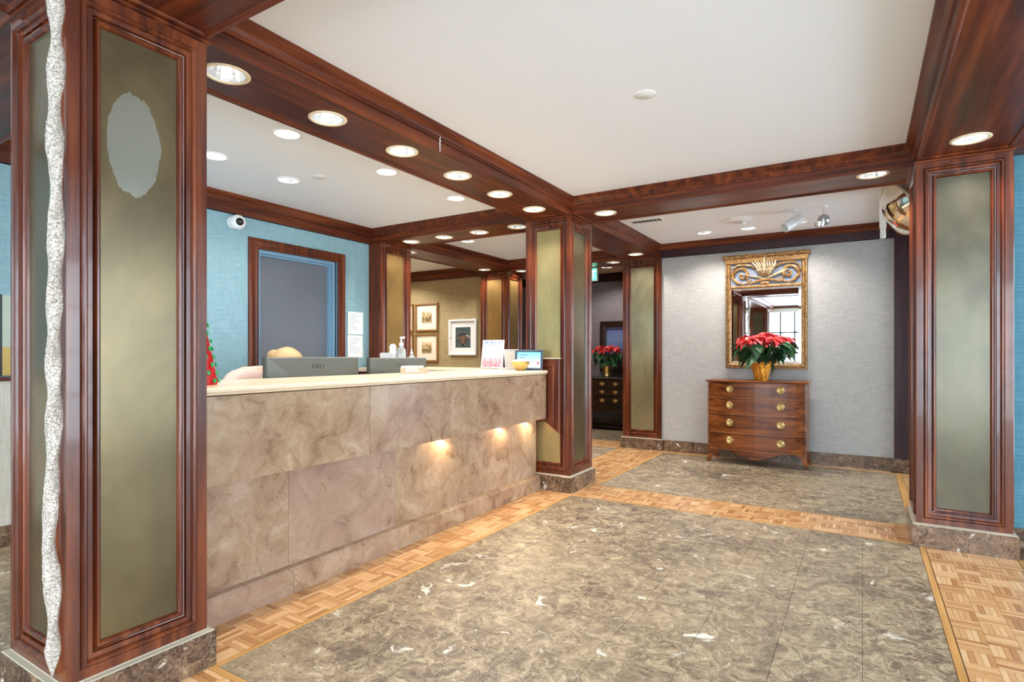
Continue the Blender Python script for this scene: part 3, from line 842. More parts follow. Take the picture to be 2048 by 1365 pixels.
# ------------------------------------------------------------------ monitors, seen from behind
MONB = mat_plain('grey_monitor_back', srgb(80, 82, 77), .4)
MONL = mat_plain('dark_logo', srgb(44, 46, 44), .3)
def text_mesh(body, size, name):
    cu = bpy.data.curves.new(name, 'FONT'); cu.body = body; cu.size = size; cu.align_x = 'CENTER'; cu.align_y = 'CENTER'; cu.extrude = .0006
    tmp = bpy.data.objects.new('tmp', cu); COL.objects.link(tmp)
    bpy.context.view_layer.update()
    me = bpy.data.meshes.new_from_object(tmp.evaluated_get(bpy.context.evaluated_depsgraph_get()))
    bpy.data.objects.remove(tmp); bpy.data.curves.remove(cu)
    me.name = name
    return me
def monitor(y0, y1, x, zt, label, rz=0):
    cy = (y0 + y1) / 2; w_ = y1 - y0; h_ = .40
    e = empty('computer_monitor', (x, cy, .75), label, 'monitor', 'monitors behind the counter', rz)
    zb = zt - h_ - .75; zt_ = zt - .75; hw = w_ / 2
    m_ = MB()
    # back face is +x; chamfered inward to a raised centre
    def rr(i, xx, zi0, zi1): return [(xx, -hw + i, zb + zi0), (xx, hw - i, zb + zi0), (xx, hw - i, zt_ - zi1), (xx, -hw + i, zt_ - zi1)]
    m_.rings([rr(0, -.02, 0, 0), rr(0, .006, 0, 0), rr(.006, .012, .006, .006), rr(w_ * .21, .042, .05, .115), rr(w_ * .22, .044, .06, .125)], True, False, True)
    m_.build('back_shell', MONB, e, world=False)
    m_ = MB(); m_.box(-.026, -.02, -hw, hw, zb, zt_); m_.build('screen', BLACK, e, world=False)
    me = text_mesh('DELL', .05, 'logo'); me.materials.append(MONL)
    lg = link('logo', me, None, e); lg.matrix_local = Matrix.Translation((.034, 0, zt_ - .062)) @ Matrix.Rotation(R(90), 4, 'Z') @ Matrix.Rotation(R(90 + 24), 4, 'X') @ Matrix.Diagonal((1, 1, 1, 1))
    rg_ = MB(); rg_.lathe([(.036, .0), (.040, .001), (.044, .0)], (0, 0, 0), 24)
    m_ = MB(); m_.box(-.0, .03, -.04, .04, .012, zb + .2); m_.build('stand_neck', MONB, e, world=False)
    m_ = MB(); m_.lathe([(.001, .012), (.10, .012), (.115, .006), (.115, .001)], (.0, 0, 0), 20, 2, True); m_.build('stand_base', MONB, e, world=False)
    return e
monitor(2.12, 2.85, -3.03, 1.178, 'larger grey monitor seen from behind, nearest the red tinsel tree')
monitor(2.96, 3.58, -3.03, 1.170, 'smaller grey monitor seen from behind, next to the business card holder')

# ------------------------------------------------------------------ items on the counter
# business card holder
ch = empty('business_card_holder', (-2.70, 3.06, 1.055), 'clear business card holder with stacked cards in front of the smaller monitor', 'card holder', None, R(52))
ACR = mat_plain('acrylic', srgb(206, 198, 182), .12)
m_ = MB(); m_.box(-.095, .095, -.03, .03, 0, .006); m_.build('base', ACR, ch, world=False)
m_ = MB(); m_.prism([(-.095, 0), (.095, 0), (.095, .045), (-.095, .045)], (0, -.03, .006), X, Vector((0, .35, .94)), Vector((0, -.94, .35)), .003); m_.build('front_lip', mat_plain('card_face', srgb(168, 150, 122), .4), ch, world=False)
m_ = MB(); m_.prism([(-.085, 0), (.07, 0), (.07, .058), (-.085, .058)], (0, -.024, .006), X, Vector((0, .35, .94)), Vector((0, .94, -.35)), .012); m_.build('card_stack', mat_plain('card_stock', srgb(238, 236, 230), .6), ch, world=False)
for k in range(3):
    m_ = MB(); m_.prism([(-.06, .012 + k * .011), (.045 - k * .012, .012 + k * .011), (.045 - k * .012, .017 + k * .011), (-.06, .017 + k * .011)], (0, -.0335, .0065), X, Vector((0, .35, .94)), Vector((0, -.94, .35)), .001); m_.build('printed_line', mat_plain('card_print', srgb(226, 226, 222), .5), ch, world=False)

# generic framed print standing or hanging: local x = width, z = height, facing -y
def print_frame(name, loc, rz, W, Hh, depth, bw, fm, matm, matw, pic, label, cat, group=None, tilt=0.0, stand=False):
    e = empty(name, loc, label, cat, group, rz)
    e.rotation_euler = (-tilt, 0, rz)
    m_ = MB(); m_.frame((-W / 2, 0, 0), X, Z, -Y, W, Hh, [(0, 0), (0, depth), (bw * .3, depth + .004), (bw * .8, depth), (bw, depth - .008), (bw, .004)]); m_.build('frame', fm, e, world=False)
    m_ = MB(); m_.box(-W / 2 + .002, W / 2 - .002, -.004, -.0005, .002, Hh - .002); m_.build('backing', fm, e, world=False)
    if matw > 0:
        m_ = MB(); m_.box(-W / 2 + bw, W / 2 - bw, -.007, -.0045, bw, Hh - bw); m_.build('mat_board', matm, e, world=False)
    d = bw + matw
    m_ = MB(); m_.box(-W / 2 + d, W / 2 - d, -.009, -.0075, d, Hh - d); p_ = m_.build('print', pic, e, world=False)
    if stand:
        m_ = MB(); m_.prism([(0, 0), (.05, 0), (0, Hh * .6)], (-.012, 0, .002), Y, Z, X, .024); m_.build('easel_leg', fm, e, world=False)
    return e, p_
def mat_pinkposter():
    t = NT('pink_landscape_poster')
    z = t.n('ShaderNodeSeparateXYZ'); t.set(z.inputs[0], t.pos(obj=True))
    f = t.math('MULTIPLY', z.outputs[2], 3.4)
    c = t.ramp(f, [(.05, srgb(232, 108, 118)), (.3, srgb(240, 170, 180)), (.5, srgb(226, 226, 240)), (.75, srgb(190, 206, 238)), (.92, srgb(120, 148, 205))])
    n_ = t.noise(t.pos((26, 26, 12)), 1.0, 4, .6, 1.5)
    c = t.mix(t.ramp(n_, [(.45, (0, 0, 0)), (.7, (.7,) * 3)]), c, c4(srgb(244, 232, 238)))
    t.p(Base_Color=c, Roughness=.35); return t.m
print_frame('poster_stand', (-3.06, 4.60, 1.06), R(6), .235, .275, .012, .014, WHITEP, WHITEP, 0, mat_pinkposter(), 'white framed pink and blue poster standing on the counter', 'framed poster', None, R(10), True)
SLATEF = mat_plain('slate_blue_tablet', srgb(52, 68, 86), .35)
def mat_tablet():
    t = NT('tablet_screen')
    z = t.n('ShaderNodeSeparateXYZ'); t.set(z.inputs[0], t.pos(obj=True))
    c = t.ramp(t.math('MULTIPLY', z.outputs[2], 6.0), [(.1, srgb(214, 232, 236)), (.45, srgb(150, 208, 232)), (.9, srgb(104, 180, 224))])
    t.p(Base_Color=c, Emission_Color=c, Emission_Strength=.35, Roughness=.2); return t.m
tb, tp = print_frame('tablet', (-2.50, 4.345, 1.056), R(12), .255, .178, .014, .02, SLATEF, SLATEF, 0, mat_tablet(), 'slate framed tablet with a pale blue screen at the far end of the counter', 'tablet', None, R(6), True)
for k, wd in enumerate((.075, .055, .065)):
    m_ = MB(); z = .128 - k * .024; m_.box(-.088, -.088 + wd, -.0105, -.0092, z, z + .007); m_.build('text_line', mat_plain('screen_text', srgb(70, 104, 128), .4), tp, world=False)
for k, (a, b, c_) in enumerate(((.065, .075, (240, 235, 240)), (.082, .062, (180, 60, 90)), (.094, .085, (250, 250, 250)), (.075, .056, (236, 232, 244)))):
    m_ = MB(); m_.lathe([(.001, -.0105), (.012, -.0105), (.012, -.0092)], (a, 0, b), 8, 1); m_.build('blossom', mat_plain('blossom_%d' % k, srgb(*c_), .4), tp, world=False)
print_frame('leaning_sign', (-2.775, 4.52, 1.057), R(68), .16, .185, .008, .012, WHITEP, WHITEP, 0, mat_plain('sign_card', srgb(220, 216, 206), .5), 'small pale sign seen almost edge-on behind the tablet', 'sign', None, R(10), True)
# gold bowl of mints
bw_ = empty('mint_bowl', (-2.505, 4.21, 1.055), 'small gold bowl filled with white mints in front of the tablet', 'bowl')
m_ = MB(); m_.lathe([(.001, .003), (.034, .003), (.038, .0), (.040, .004), (.062, .03), (.080, .062), (.086, .080), (.083, .080), (.076, .062), (.058, .034), (.001, .012)], (0, 0, 0), 28); m_.build('bowl_body', BRASS, bw_, True, world=False)
MINT = mat_plain('white_mint', srgb(246, 244, 240), .4)
mm = MB(); mm.sphere((0, 0, 0), .013, 8, 5, 1, 1, .7); MINTM = mm.mesh('mint', MINT, True)
for k in range(34):
    r_ = .066 * math.sqrt((k + .5) / 34); an = k * 2.4
    link('mint', MINTM, None, bw_, (r_ * math.cos(an), r_ * math.sin(an), .078 + .02 * (1 - r_ / .066) + random.uniform(-.003, .003)))
# loose white papers
pp = empty('paper_stack', (-2.90, 4.52, 1.0565), 'small stack of white papers between the poster and the tablet', 'papers')
for k in range(4):
    m_ = MB(); m_.box(-.07, .07, -.05, .05, k * .003, k * .003 + .0025); o = m_.build('sheet', WHITEP, pp, world=False); o.rotation_euler[2] = .12 * k
# folded white napkin / tent card behind the tablet
tc = empty('tent_card', (-2.66, 4.60, 1.056), 'narrow white folded card poking up behind the tablet', 'card')
m_ = MB(); m_.prism([(-.02, 0), (.028, 0), (.024, .14), (.002, .255), (-.012, .25)], (0, 0, 0), X, Z, Y, .004); m_.build('leaf', WHITEP, tc, world=False)
m_ = MB(); m_.prism([(-.02, 0), (.028, 0), (.024, .14), (.006, .2)], (0, .03, 0), X, Z, Vector((0, 1, 0)), .004); m_.build('leaf', WHITEP, tc, world=False)
# tissue box and sanitizer bottles on the return counter
tx = empty('tissue_box', (-4.10, 4.30, 1.055), 'white tissue box with a tissue pulled up behind the smaller monitor', 'tissue box')
m_ = MB(); m_.rbox(-.10, .10, -.06, .06, 0, .155, .01); m_.build('carton', WHITEP, tx, world=False)
m_ = MB()
rs = []
for i, (h, r_) in enumerate(((.15, .035), (.175, .03), (.20, .034), (.225, .028), (.24, .010))):
    rs.append([(.03 + r_ * math.cos(a * PI / 4) * (1.3 if a % 2 else .8), r_ * .6 * math.sin(a * PI / 4) * (1.3 if a % 2 else .7), h + (.008 if a % 2 else 0)) for a in range(8)])
m_.rings(rs, True, False, True); m_.build('tissue', mat_plain('tissue_paper', srgb(248, 247, 244), .9), tx, True, world=False)
CLEARP = NT('clear_plastic'); CLEARP.p(Base_Color=c4(srgb(222, 232, 232)), Roughness=.1, Transmission_Weight=.6)
def bottle(loc, s, label, pump):
    e = empty('sanitizer_bottle', loc, label, 'bottle')
    m_ = MB(); m_.lathe([(.001, 0), (.034 * s, 0), (.038 * s, .006), (.038 * s, .13 * s), (.030 * s, .155 * s), (.014 * s, .165 * s), (.014 * s, .18 * s)], (0, 0, 0), 18); m_.build('bottle_body', CLEARP.m, e, True, world=False)
    m_ = MB(); m_.lathe([(.017 * s, .172 * s), (.017 * s, .20 * s), (.006 * s, .205 * s), (.006 * s, .235 * s), (.001, .236 * s)], (0, 0, 0), 14); pc_ = m_.build('pump_collar', WHITEP, e, True, world=False)
    if pump:
        m_ = MB(); m_.rbox(-.014, .046, -.010, .010, .232 * s, .248 * s, .004); m_.build('pump_spout', WHITEP, e, world=False)
    return e
bottle((-3.955, 4.30, 1.055), 1.28, 'clear pump sanitizer bottle with a white spout next to the tissue box', True)
bottle((-3.87, 4.36, 1.055), .82, 'short clear bottle right of the pump sanitizer', False)

# red tinsel tree with green gems
rtr = empty('tinsel_tree', (-2.62, 1.50, 1.055), 'red tinsel cone tree with green gems at the left end of the counter', 'ornament tree')
REDT = mat_plain('red_tinsel', srgb(186, 22, 26), .4); GEM = mat_plain('green_gem', srgb(20, 150, 80), .15)
m_ = MB(); m_.lathe([(.066, .0), (.068, .01), (.001, .36)], (0, 0, 0), 18, 2, True); m_.build('cone', REDT, rtr, world=False)
m_ = MB()
for k in range(1900):
    h = .355 * (1 - math.sqrt(random.random())) ; r_ = .067 * (1 - h / .36); a = random.uniform(0, 2 * PI)
    d = Vector((math.cos(a), math.sin(a), random.uniform(-.5, .6))); d += Vector((random.uniform(-.5, .5), random.uniform(-.5, .5), 0)); d.normalize()
    p = Vector((r_ * math.cos(a), r_ * math.sin(a), h + .006)); t_ = d.cross(Z).normalized() * .0011
    q = p + d * random.uniform(.008, .016)
    k0 = len(m_.v); m_.v += [tuple(p - t_), tuple(p + t_), tuple(q)]; m_.f.append((k0, k0 + 1, k0 + 2))
o = m_.build('tinsel', REDT, rtr, world=False); o['kind'] = 'stuff'
mm = MB(); mm.lathe([(.001, .006), (.006, .005), (.009, .0), (.004, -.004)], (0, 0, 0), 6); GEMM = mm.mesh('gem', GEM)
for i in range(9):
    h = .02 + i * .037; r_ = .067 * (1 - h / .36) + .010; n_ = max(4, 10 - i)
    for j in range(n_):
        a = 2 * PI * (j + .5 * (i % 2)) / n_ + .3
        g = link('gem', GEMM, None, rtr, (r_ * math.cos(a), r_ * math.sin(a), h)); g.rotation_euler = (0, R(78), a); g.scale = (1.4, 1, 1)

# ------------------------------------------------------------------ person bending behind the counter
def skin_body(name, verts, edges, radii, mat, parent, root=0, sub=2):
    me = bpy.data.meshes.new(name); me.from_pydata(verts, edges, [])
    me.materials.append(mat)
    o = bpy.data.objects.new(name, me); COL.objects.link(o); o.parent = parent
    sk = o.modifiers.new('skin', 'SKIN'); sk.use_smooth_shade = True
    lay = me.skin_vertices[0].data if len(me.skin_vertices) else None
    if lay is None:
        return o
    for i, r_ in enumerate(radii):
        lay[i].radius = r_ if isinstance(r_, tuple) else (r_, r_)
        lay[i].use_root = (i == root)
    sb = o.modifiers.new('sub', 'SUBSURF'); sb.levels = sub; sb.render_levels = sub
    return o
SKIN = mat_plain('skin', srgb(222, 176, 150), .5); HAIR = mat_plain('blonde_hair', srgb(196, 160, 112), .5)
TOP = mat_plain('pale_pink_top', srgb(222, 190, 176), .8); TROU = mat_plain('dark_trousers', srgb(52, 50, 58), .8)
pe = empty('person', (-3.72, 2.46, .015), 'blonde person in a pale pink top bending down behind the larger monitor', 'person')
V = [(0, 0, .56), (.02, -.005, .70), (.08, -.02, .86), (.15, -.03, .98), (.19, -.03, 1.045),   # 0-4 pelvis..upper chest
     (.235, .03, 1.055), (.275, .06, 1.06), (.34, .10, 1.075), (.40, .12, 1.07),               # 5-8 neck, skull, face
     (.16, -.20, 1.025), (.21, -.29, .90), (.38, -.24, .80), (.45, -.22, .785),                   # 9-12 right arm
     (.18, .14, 1.0), (.24, .23, .90), (.40, .20, .80), (.47, .18, .785),                        # 13-16 left arm
     (.02, -.09, .53), (.40, -.11, .50), (.42, -.11, .10), (.54, -.12, .045),                     # 17-20 right leg
     (.02, .09, .53), (.40, .11, .50), (.42, .11, .10), (.54, .12, .045)]                         # 21-24 left leg
E_ = [(0, 1), (1, 2), (2, 3), (3, 4), (4, 5), (5, 6), (6, 7), (7, 8), (4, 9), (9, 10), (10, 11), (11, 12), (4, 13), (13, 14), (14, 15), (15, 16),
      (0, 17), (17, 18), (18, 19), (19, 20), (0, 21), (21, 22), (22, 23), (23, 24)]
RAD = [.12, .115, .12, .125, .10, .05, .052, .092, .07, .052, .042, .032, .028, .052, .042, .032, .028, .085, .062, .042, .034, .085, .062, .042, .034]
# hands with five fingers each
for side, base in ((-1, 12), (1, 16)):
    bx_, by_, bz_ = V[base]
    pi_ = len(V); V.append((bx_ + .05, by_, bz_ - .008)); RAD.append((.032, .016)); E_.append((base, pi_))
    for k, (oy, ln) in enumerate(((-.030, .062), (-.010, .076), (.011, .072), (.031, .056))):
        a = len(V); V.append((bx_ + .085, by_ + oy, bz_ - .008)); RAD.append(.009); E_.append((pi_, a))
        V.append((bx_ + .085 + ln * .5, by_ + oy * 1.1, bz_ - .008)); RAD.append(.0085); E_.append((a, a + 1))
        V.append((bx_ + .085 + ln, by_ + oy * 1.1, bz_ - .022)); RAD.append(.0075); E_.append((a + 1, a + 2))
    a = len(V); V.append((bx_ + .04, by_ - side * .04, bz_ - .006)); RAD.append(.0105); E_.append((pi_, a))
    V.append((bx_ + .075, by_ - side * .055, bz_ - .012)); RAD.append(.009); E_.append((a, a + 1))
body = skin_body('body', V, E_, RAD, SKIN, pe)
TV = V[:5] + [(.222, .015, 1.05)] + [V[9], V[10], (.34, -.25, .82), V[13], V[14], (.36, .21, .82)]
TE = [(0, 1), (1, 2), (2, 3), (3, 4), (4, 5), (4, 6), (6, 7), (7, 8), (4, 9), (9, 10), (10, 11)]
TR = [.135, .13, .135, .14, .115, .07, .075, .06, .048, .075, .06, .048]
skin_body('pink_top', TV, TE, TR, TOP, pe)
LV = [V[0], V[17], V[18], (.42, -.11, .14), V[21], V[22], (.42, .11, .14)]
skin_body('trousers', LV, [(0, 1), (1, 2), (2, 3), (0, 4), (4, 5), (5, 6)], [.135, .10, .078, .058, .10, .078, .058], TROU, pe)
hm = MB(); hm.sphere((0, 0, 0), .118, 18, 12, 1.0, .92, 1.0)
hh = hm.build('hair', HAIR, pe, True, world=False); hh.location = (.315, .09, 1.115)
for v in hh.data.vertices:
    if v.co.x > .03 and v.co.z < .03: v.co.x = .03 + (v.co.x - .03) * .2
    v.co += Vector((random.uniform(-1, 1), random.uniform(-1, 1), random.uniform(-1, 1))) * .003
hm = MB(); hm.sphere((0, 0, 0), .05, 12, 8, 1, 1, .8); bun = hm.build('hair_bun', HAIR, hh, True, world=False); bun.location = (-.09, -.03, .06)
for s_ in (-1, 1):
    hm = MB(); hm.sphere((0, 0, 0), .011, 8, 6); q = hm.build('eye', mat_plain('eye', (.05, .03, .02), .2), pe, True, world=False); q.location = (.485, .12 + .03 * s_, 1.08)
    hm = MB(); hm.sphere((0, 0, 0), .026, 8, 6, .8, .35, 1.2); q = hm.build('ear', SKIN, pe, True, world=False); q.location = (.36, .11 + .088 * s_, 1.07)
hm = MB(); hm.prism([(-.014, 0), (.014, 0), (0, .045)], (.475, .12, 1.035), Y, Vector((.3, 0, 1)), X, .028); hm.build('nose', SKIN, pe, True, world=False)
hm = MB(); hm.sphere((0, 0, 0), .02, 8, 4, .4, 1.1, .35); q = hm.build('mouth', mat_plain('lips', srgb(176, 96, 90), .5), pe, True, world=False); q.location = (.478, .12, 1.018)
och = empty('office_chair', (-3.74, 2.46, 0), 'dark office chair under the bending person', 'chair')
FAB = mat_plain('chair_fabric', srgb(46, 46, 50), .9)
m_ = MB(); m_.rbox(-.22, .24, -.23, .23, .37, .425, .02); m_.build('seat', FAB, och, world=False)
m_ = MB(); m_.rbox(-.26, -.21, -.20, .20, .46, .85, .02); m_.build('backrest', FAB, och, world=False)
m_ = MB(); m_.tube([(0, 0, .06), (0, 0, .375)], .025, 10); m_.build('gas_stem', BLACK, och, world=False)
for k in range(5):
    a = 2 * PI * k / 5; m_ = MB(); m_.tube([(0, 0, .09), (.27 * math.cos(a), .27 * math.sin(a), .055)], [.022, .014], 8); lg = m_.build('leg', BLACK, och, world=False)
    m_ = MB(); m_.sphere((.27 * math.cos(a), .27 * math.sin(a), .027), .026, 10, 6); m_.build('caster', BLACK, lg, True, world=False)

# ------------------------------------------------------------------ on the teal wall
dc = empty('dome_camera', (-4.53, 2.88, 2.315), 'white dome security camera high on the teal wall', 'security camera')
m_ = MB(); m_.lathe([(.055, -.03), (.058, .0), (.05, .03), (.03, .035)], (0, 0, 0), 20, 0, True); m_.build('mount', WHITEP, dc, True, world=False)
m_ = MB(); m_.sphere((.045, 0, -.005), .062, 18, 12); m_.build('ball', WHITEP, dc, True, world=False)
m_ = MB(); m_.sphere((.085, -.012, -.008), .034, 14, 10); m_.build('lens', mat_plain('camera_lens', (.01, .01, .012), .05), dc, True, world=False)
np_ = empty('notice_sheets', (-4.555, 4.25, 1.16), 'two white printed sheets pinned one above the other right of the door', 'notice')
PAPER = mat_plain('white_paper', srgb(226, 230, 230), .8); INK = mat_plain('grey_print', srgb(178, 184, 186), .8)
for zz, sl in ((.0, .004), (.245, -.002)):
    m_ = MB(); m_.prism([(-.105, 0), (.105, 0), (.105 - sl, .235), (-.105 - sl, .235)], (0.001, 0, zz), Y, Z, X, .002); sh = m_.build('sheet', PAPER, np_, world=False)
    for k in range(9):
        m_ = MB(); z = zz + .205 - k * .02; wv = random.uniform(.08, .16); m_.box(.0032, .0036, -.085, -.085 + wv, z, z + .006); m_.build('printed_line', INK, sh, world=False)

# poster past the near column
def mat_poster():
    t = NT('two_tone_poster')
    z = t.n('ShaderNodeSeparateXYZ'); t.set(z.inputs[0], t.pos())
    c = t.ramp(t.math('SUBTRACT', z.outputs[2], 1.0), [(.23, srgb(186, 158, 82)), (.24, srgb(168, 178, 158))], 'CONSTANT')
    t.p(Base_Color=c, Roughness=.4); return t.m
po = empty('wall_poster', (-4.54, 1.50, 1.065), 'pale green and yellow poster on the teal wall left of the near column', 'poster')
m_ = MB(); m_.box(-4.556, -4.54, 1.352, 1.75, 1.065, 1.565); m_.build('sheet', mat_poster(), po)
m_ = MB(); m_.box(-4.557, -4.545, 1.338, 1.352, 1.06, 1.57); m_.build('edge', BLACK, po)

# ------------------------------------------------------------------ tan wall pictures
GILT = mat_plain('pale_wood_frame', srgb(150, 108, 58), .35)
MATB = mat_plain('ivory_mat', srgb(238, 230, 212), .7)
def mat_sepia(seed):
    t = NT('sepia_print_%d' % seed)
    v = t.pos((18, 18, 18), (seed * 3.1, 0, seed * 1.7))
    a = t.noise(v, 1.0, 6, .7, .5)
    z = t.n('ShaderNodeSeparateXYZ'); t.set(z.inputs[0], t.pos(obj=True))
    f = t.math('SUBTRACT', a, t.math('MULTIPLY', t.math('ABSOLUTE', t.math('SUBTRACT', z.outputs[2], .19)), 2.0))
    c = t.ramp(f, [(.25, srgb(226, 208, 170)), (.40, srgb(176, 150, 104)), (.55, srgb(90, 76, 52))])
    t.p(Base_Color=c, Roughness=.5); return t.m
WTY = 7.178
spots = [(-6.04, 1.565, 'upper right'), (-6.04, 1.07, 'lower right'), (-6.56, 1.565, 'upper left'), (-6.56, 1.07, 'lower left')]
lbl = ['ivory matted sepia print on the tan wall, upper one nearest the white framed picture', 'ivory matted sepia print on the tan wall, lower one nearest the white framed picture', 'ivory matted print half hidden by the column, upper one', 'ivory matted print half hidden by the column, lower one']
for k, (x, z, _) in enumerate(spots):
    print_frame('framed_print', (x, WTY, z), 0, .475, .455, .03, .03, GILT, MATB, .105, mat_sepia(k + 1), lbl[k], 'framed print', 'sepia prints on the tan wall')
def mat_cowbg():
    t = NT('slate_backdrop'); n_ = t.noise(t.pos((4, 4, 4)), 1.0, 4)
    t.p(Base_Color=t.ramp(n_, [(.3, srgb(52, 62, 66)), (.7, srgb(84, 98, 102))]), Roughness=.4); return t.m
cw, cp = print_frame('framed_cattle_picture', (-5.31, WTY, 1.175), 0, .53, .56, .035, .035, WHITEP, WHITEP, .085, mat_cowbg(), 'white framed picture of a brown cow head on slate grey', 'framed picture')
COWM = mat_wood('cow_brown', 2, (70, 52, 44), (120, 94, 80), (160, 132, 112), .7, 2.0); HORN = mat_plain('horn', srgb(196, 190, 180), .5); DK = mat_plain('cow_dark', srgb(40, 32, 30), .7)
def flat(name, pts, mat, par, y):
    m_ = MB(); m_.prism(pts, (0, y, 0), X, Z, -Y, .001); return m_.build(name, mat, par, world=False)
m_ = MB(); m_.lathe([(.001, -.05), (.008, -.048), (.008, -.042), (.004, -.04), (.004, -.034)], (-.215, 0, .27), 10, 1); m_.build('knob', BLACK, cw, True, world=False)
cz = .25
flat('cow_mane', [(-.09, cz + .06), (-.05, cz + .09), (.05, cz + .09), (.10, cz + .05), (.07, cz - .02), (.05, cz - .07), (-.05, cz - .07), (-.07, cz - .01)], DK, cp, -.0092)
flat('cow_head', [(-.05, cz + .06), (.05, cz + .06), (.055, cz), (.035, cz - .08), (.02, cz - .11), (-.02, cz - .11), (-.035, cz - .08), (-.055, cz)], COWM, cp, -.0104)
flat('cow_ear', [(.05, cz + .05), (.115, cz + .03), (.10, cz), (.055, cz + .02)], COWM, cp, -.0104)
flat('cow_ear', [(-.05, cz + .05), (-.115, cz + .03), (-.10, cz), (-.055, cz + .02)], COWM, cp, -.0104)
flat('cow_horn', [(.06, cz + .07), (.13, cz + .05), (.14, cz + .0), (.125, cz + .035), (.06, cz + .055)], HORN, cp, -.0110)
flat('cow_muzzle', [(-.028, cz - .07), (.028, cz - .07), (.02, cz - .11), (-.02, cz - .11)], DK, cp, -.0112)

# ------------------------------------------------------------------ chest of drawers with bowed front
def chest(loc, label, W=.985, D=.36, bow=.075):
    e = empty('chest_of_drawers', loc, label, 'chest')
    hw = W / 2; N = 14
    def fy(x, extra=0): return -(D / 2) - bow * (1 - (x / hw) ** 2) * (1.0) - extra   # front curve (faces -y)
    xs_ = [-hw + W * i / N for i in range(N + 1)]
    def slab(x0, x1, z0, z1, ex, dep, mat, name, par=e, bev=.0):
        xx = [x0 + (x1 - x0) * i / 12 for i in range(13)]
        m_ = MB()
        fr = [(x, fy(x, ex), 0) for x in xx]; bk = [(x, fy(x, ex) + dep, 0) for x in reversed(xx)]
        lo = [(p[0], p[1], z0) for p in fr + bk]; hi = [(p[0], p[1], z1) for p in fr + bk]
        m_.rings([lo, hi], True, True, True); return m_.build(name, mat, par, world=False)
    # carcass (behind the drawer fronts)
    m_ = MB()
    lo = [(x * .95, fy(x, -.018), .15) for x in xs_] + [(hw * .95, D / 2 - .003, .15), (-hw * .95, D / 2 - .003, .15)]
    hi = [(p[0], p[1], .885) for p in lo]
    m_.rings([lo, hi], True, True, True); m_.build('carcass', CHEST, e, world=False)
    for s_ in (-1, 1):
        m_ = MB(); x = s_ * hw; m_.box(min(x, x - s_ * .022), max(x, x - s_ * .022), -D / 2 - .002, D / 2, .0 + .15, .885); m_.build('side_panel', CHEST, e, world=False)
    # top board with a moulded edge
    m_ = MB(); t = .022
    rr = []
    for d, z in ((.0, .886), (.018, .890), (.022, .898), (.018, .906), (.012, .908)):
        rr.append([(x * (hw + d) / hw, fy(x, d), z) for x in xs_] + [(hw + d, D / 2, z), (-hw - d, D / 2, z)])
    m_.rings(rr, True, True, True); m_.build('top', CHEST, e, True, world=False)
    zs = [(.715, .875), (.538, .703), (.335, .526), (.150, .323)]
    for z0, z1 in zs:
        dr_ = slab(-hw + .026, hw - .026, z0, z1, .0, .016, CHEST, 'drawer')
        slab(-hw + .026, hw - .026, z0, z0 + .006, .005, .01, BEADW, 'bead', dr_); slab(-hw + .026, hw - .026, z1 - .004, z1, .004, .01, CHEST, 'bead', dr_)
        zc = (z0 + z1) / 2 + .02
        for s_ in (-1, 1):
            x = s_ * .25; yy = fy(x)
            m_ = MB(); m_.lathe([(.001, -.008), (.014, -.011), (.019, -.006), (.031, -.008), (.037, -.004), (.041, -.001), (.041, .003)], (x, yy, zc), 8, 1); m_.build('rosette_pull', BRASS, dr_, False, world=False)
            m_ = MB(); pts = [(x + .024 * math.cos(R(a)), yy - .012, zc + .002 + .026 * math.sin(R(a))) for a in range(180, 361, 20)]; m_.tube(pts, .0028, 6); m_.build('bail', BRASSD, dr_, True, world=False)
        m_ = MB(); yy = fy(0) - .0025; m_.prism([(-.004, -.012), (.004, -.012), (.0025, .0), (.004, .008), (0, .013), (-.004, .008), (-.0025, .0)], (0, yy, zc - .01), X, Z, Y, .003); m_.build('keyhole', BLACK, dr_, world=False)
    # dividing rails
    for z0, z1 in ((.703, .715), (.526, .538), (.323, .335), (.875, .886)):
        slab(-hw + .01, hw - .01, z0, z1, -.012, .02, CHEST, 'rail')
    # shaped apron
    m_ = MB(); NA = 24; top_, bot = [], []
    for i in range(NA + 1):
        x = -hw + .10 + (W - .20) * i / NA; u_ = abs(x) / (hw - .10)
        dip = .150 - .085 * (0.5 + .5 * math.cos(PI * min(1, u_ * 1.0))) ** 1.2 + .012 * u_
        top_.append((x, fy(x, -.006), .152)); bot.append((x, fy(x, -.006), min(.149, dip)))
    m_.rings([top_, bot], False); m_.rings([[(p[0], p[1] + .016, p[2]) for p in top_], [(p[0], p[1] + .016, p[2]) for p in bot]], False, flip=True)
    m_.rings([bot, [(p[0], p[1] + .016, p[2]) for p in bot]], False)
    m_.build('apron', CHEST, e, True, world=False)
    # splayed bracket feet
    for sx in (-1, 1):
        for yb in (0, 1):
            m_ = MB(); x = sx * hw; y = (fy(hw) + .001) if not yb else D / 2 - .03
            prof_ = [(0, .155), (0, .07), (.016, .0), (-.026, .0), (-.034, .05), (-.06, .11), (-.115, .15), (-.115, .155)]
            m_.prism([(a * sx, b) for a, b in prof_], (x, y, 0), X, Z, Y, .03); m_.build('foot', CHEST, e, world=False)
    return e
chest((-.98, 6.765, .001), 'bow-fronted mahogany chest with four drawers and round brass pulls under the gilt mirror')

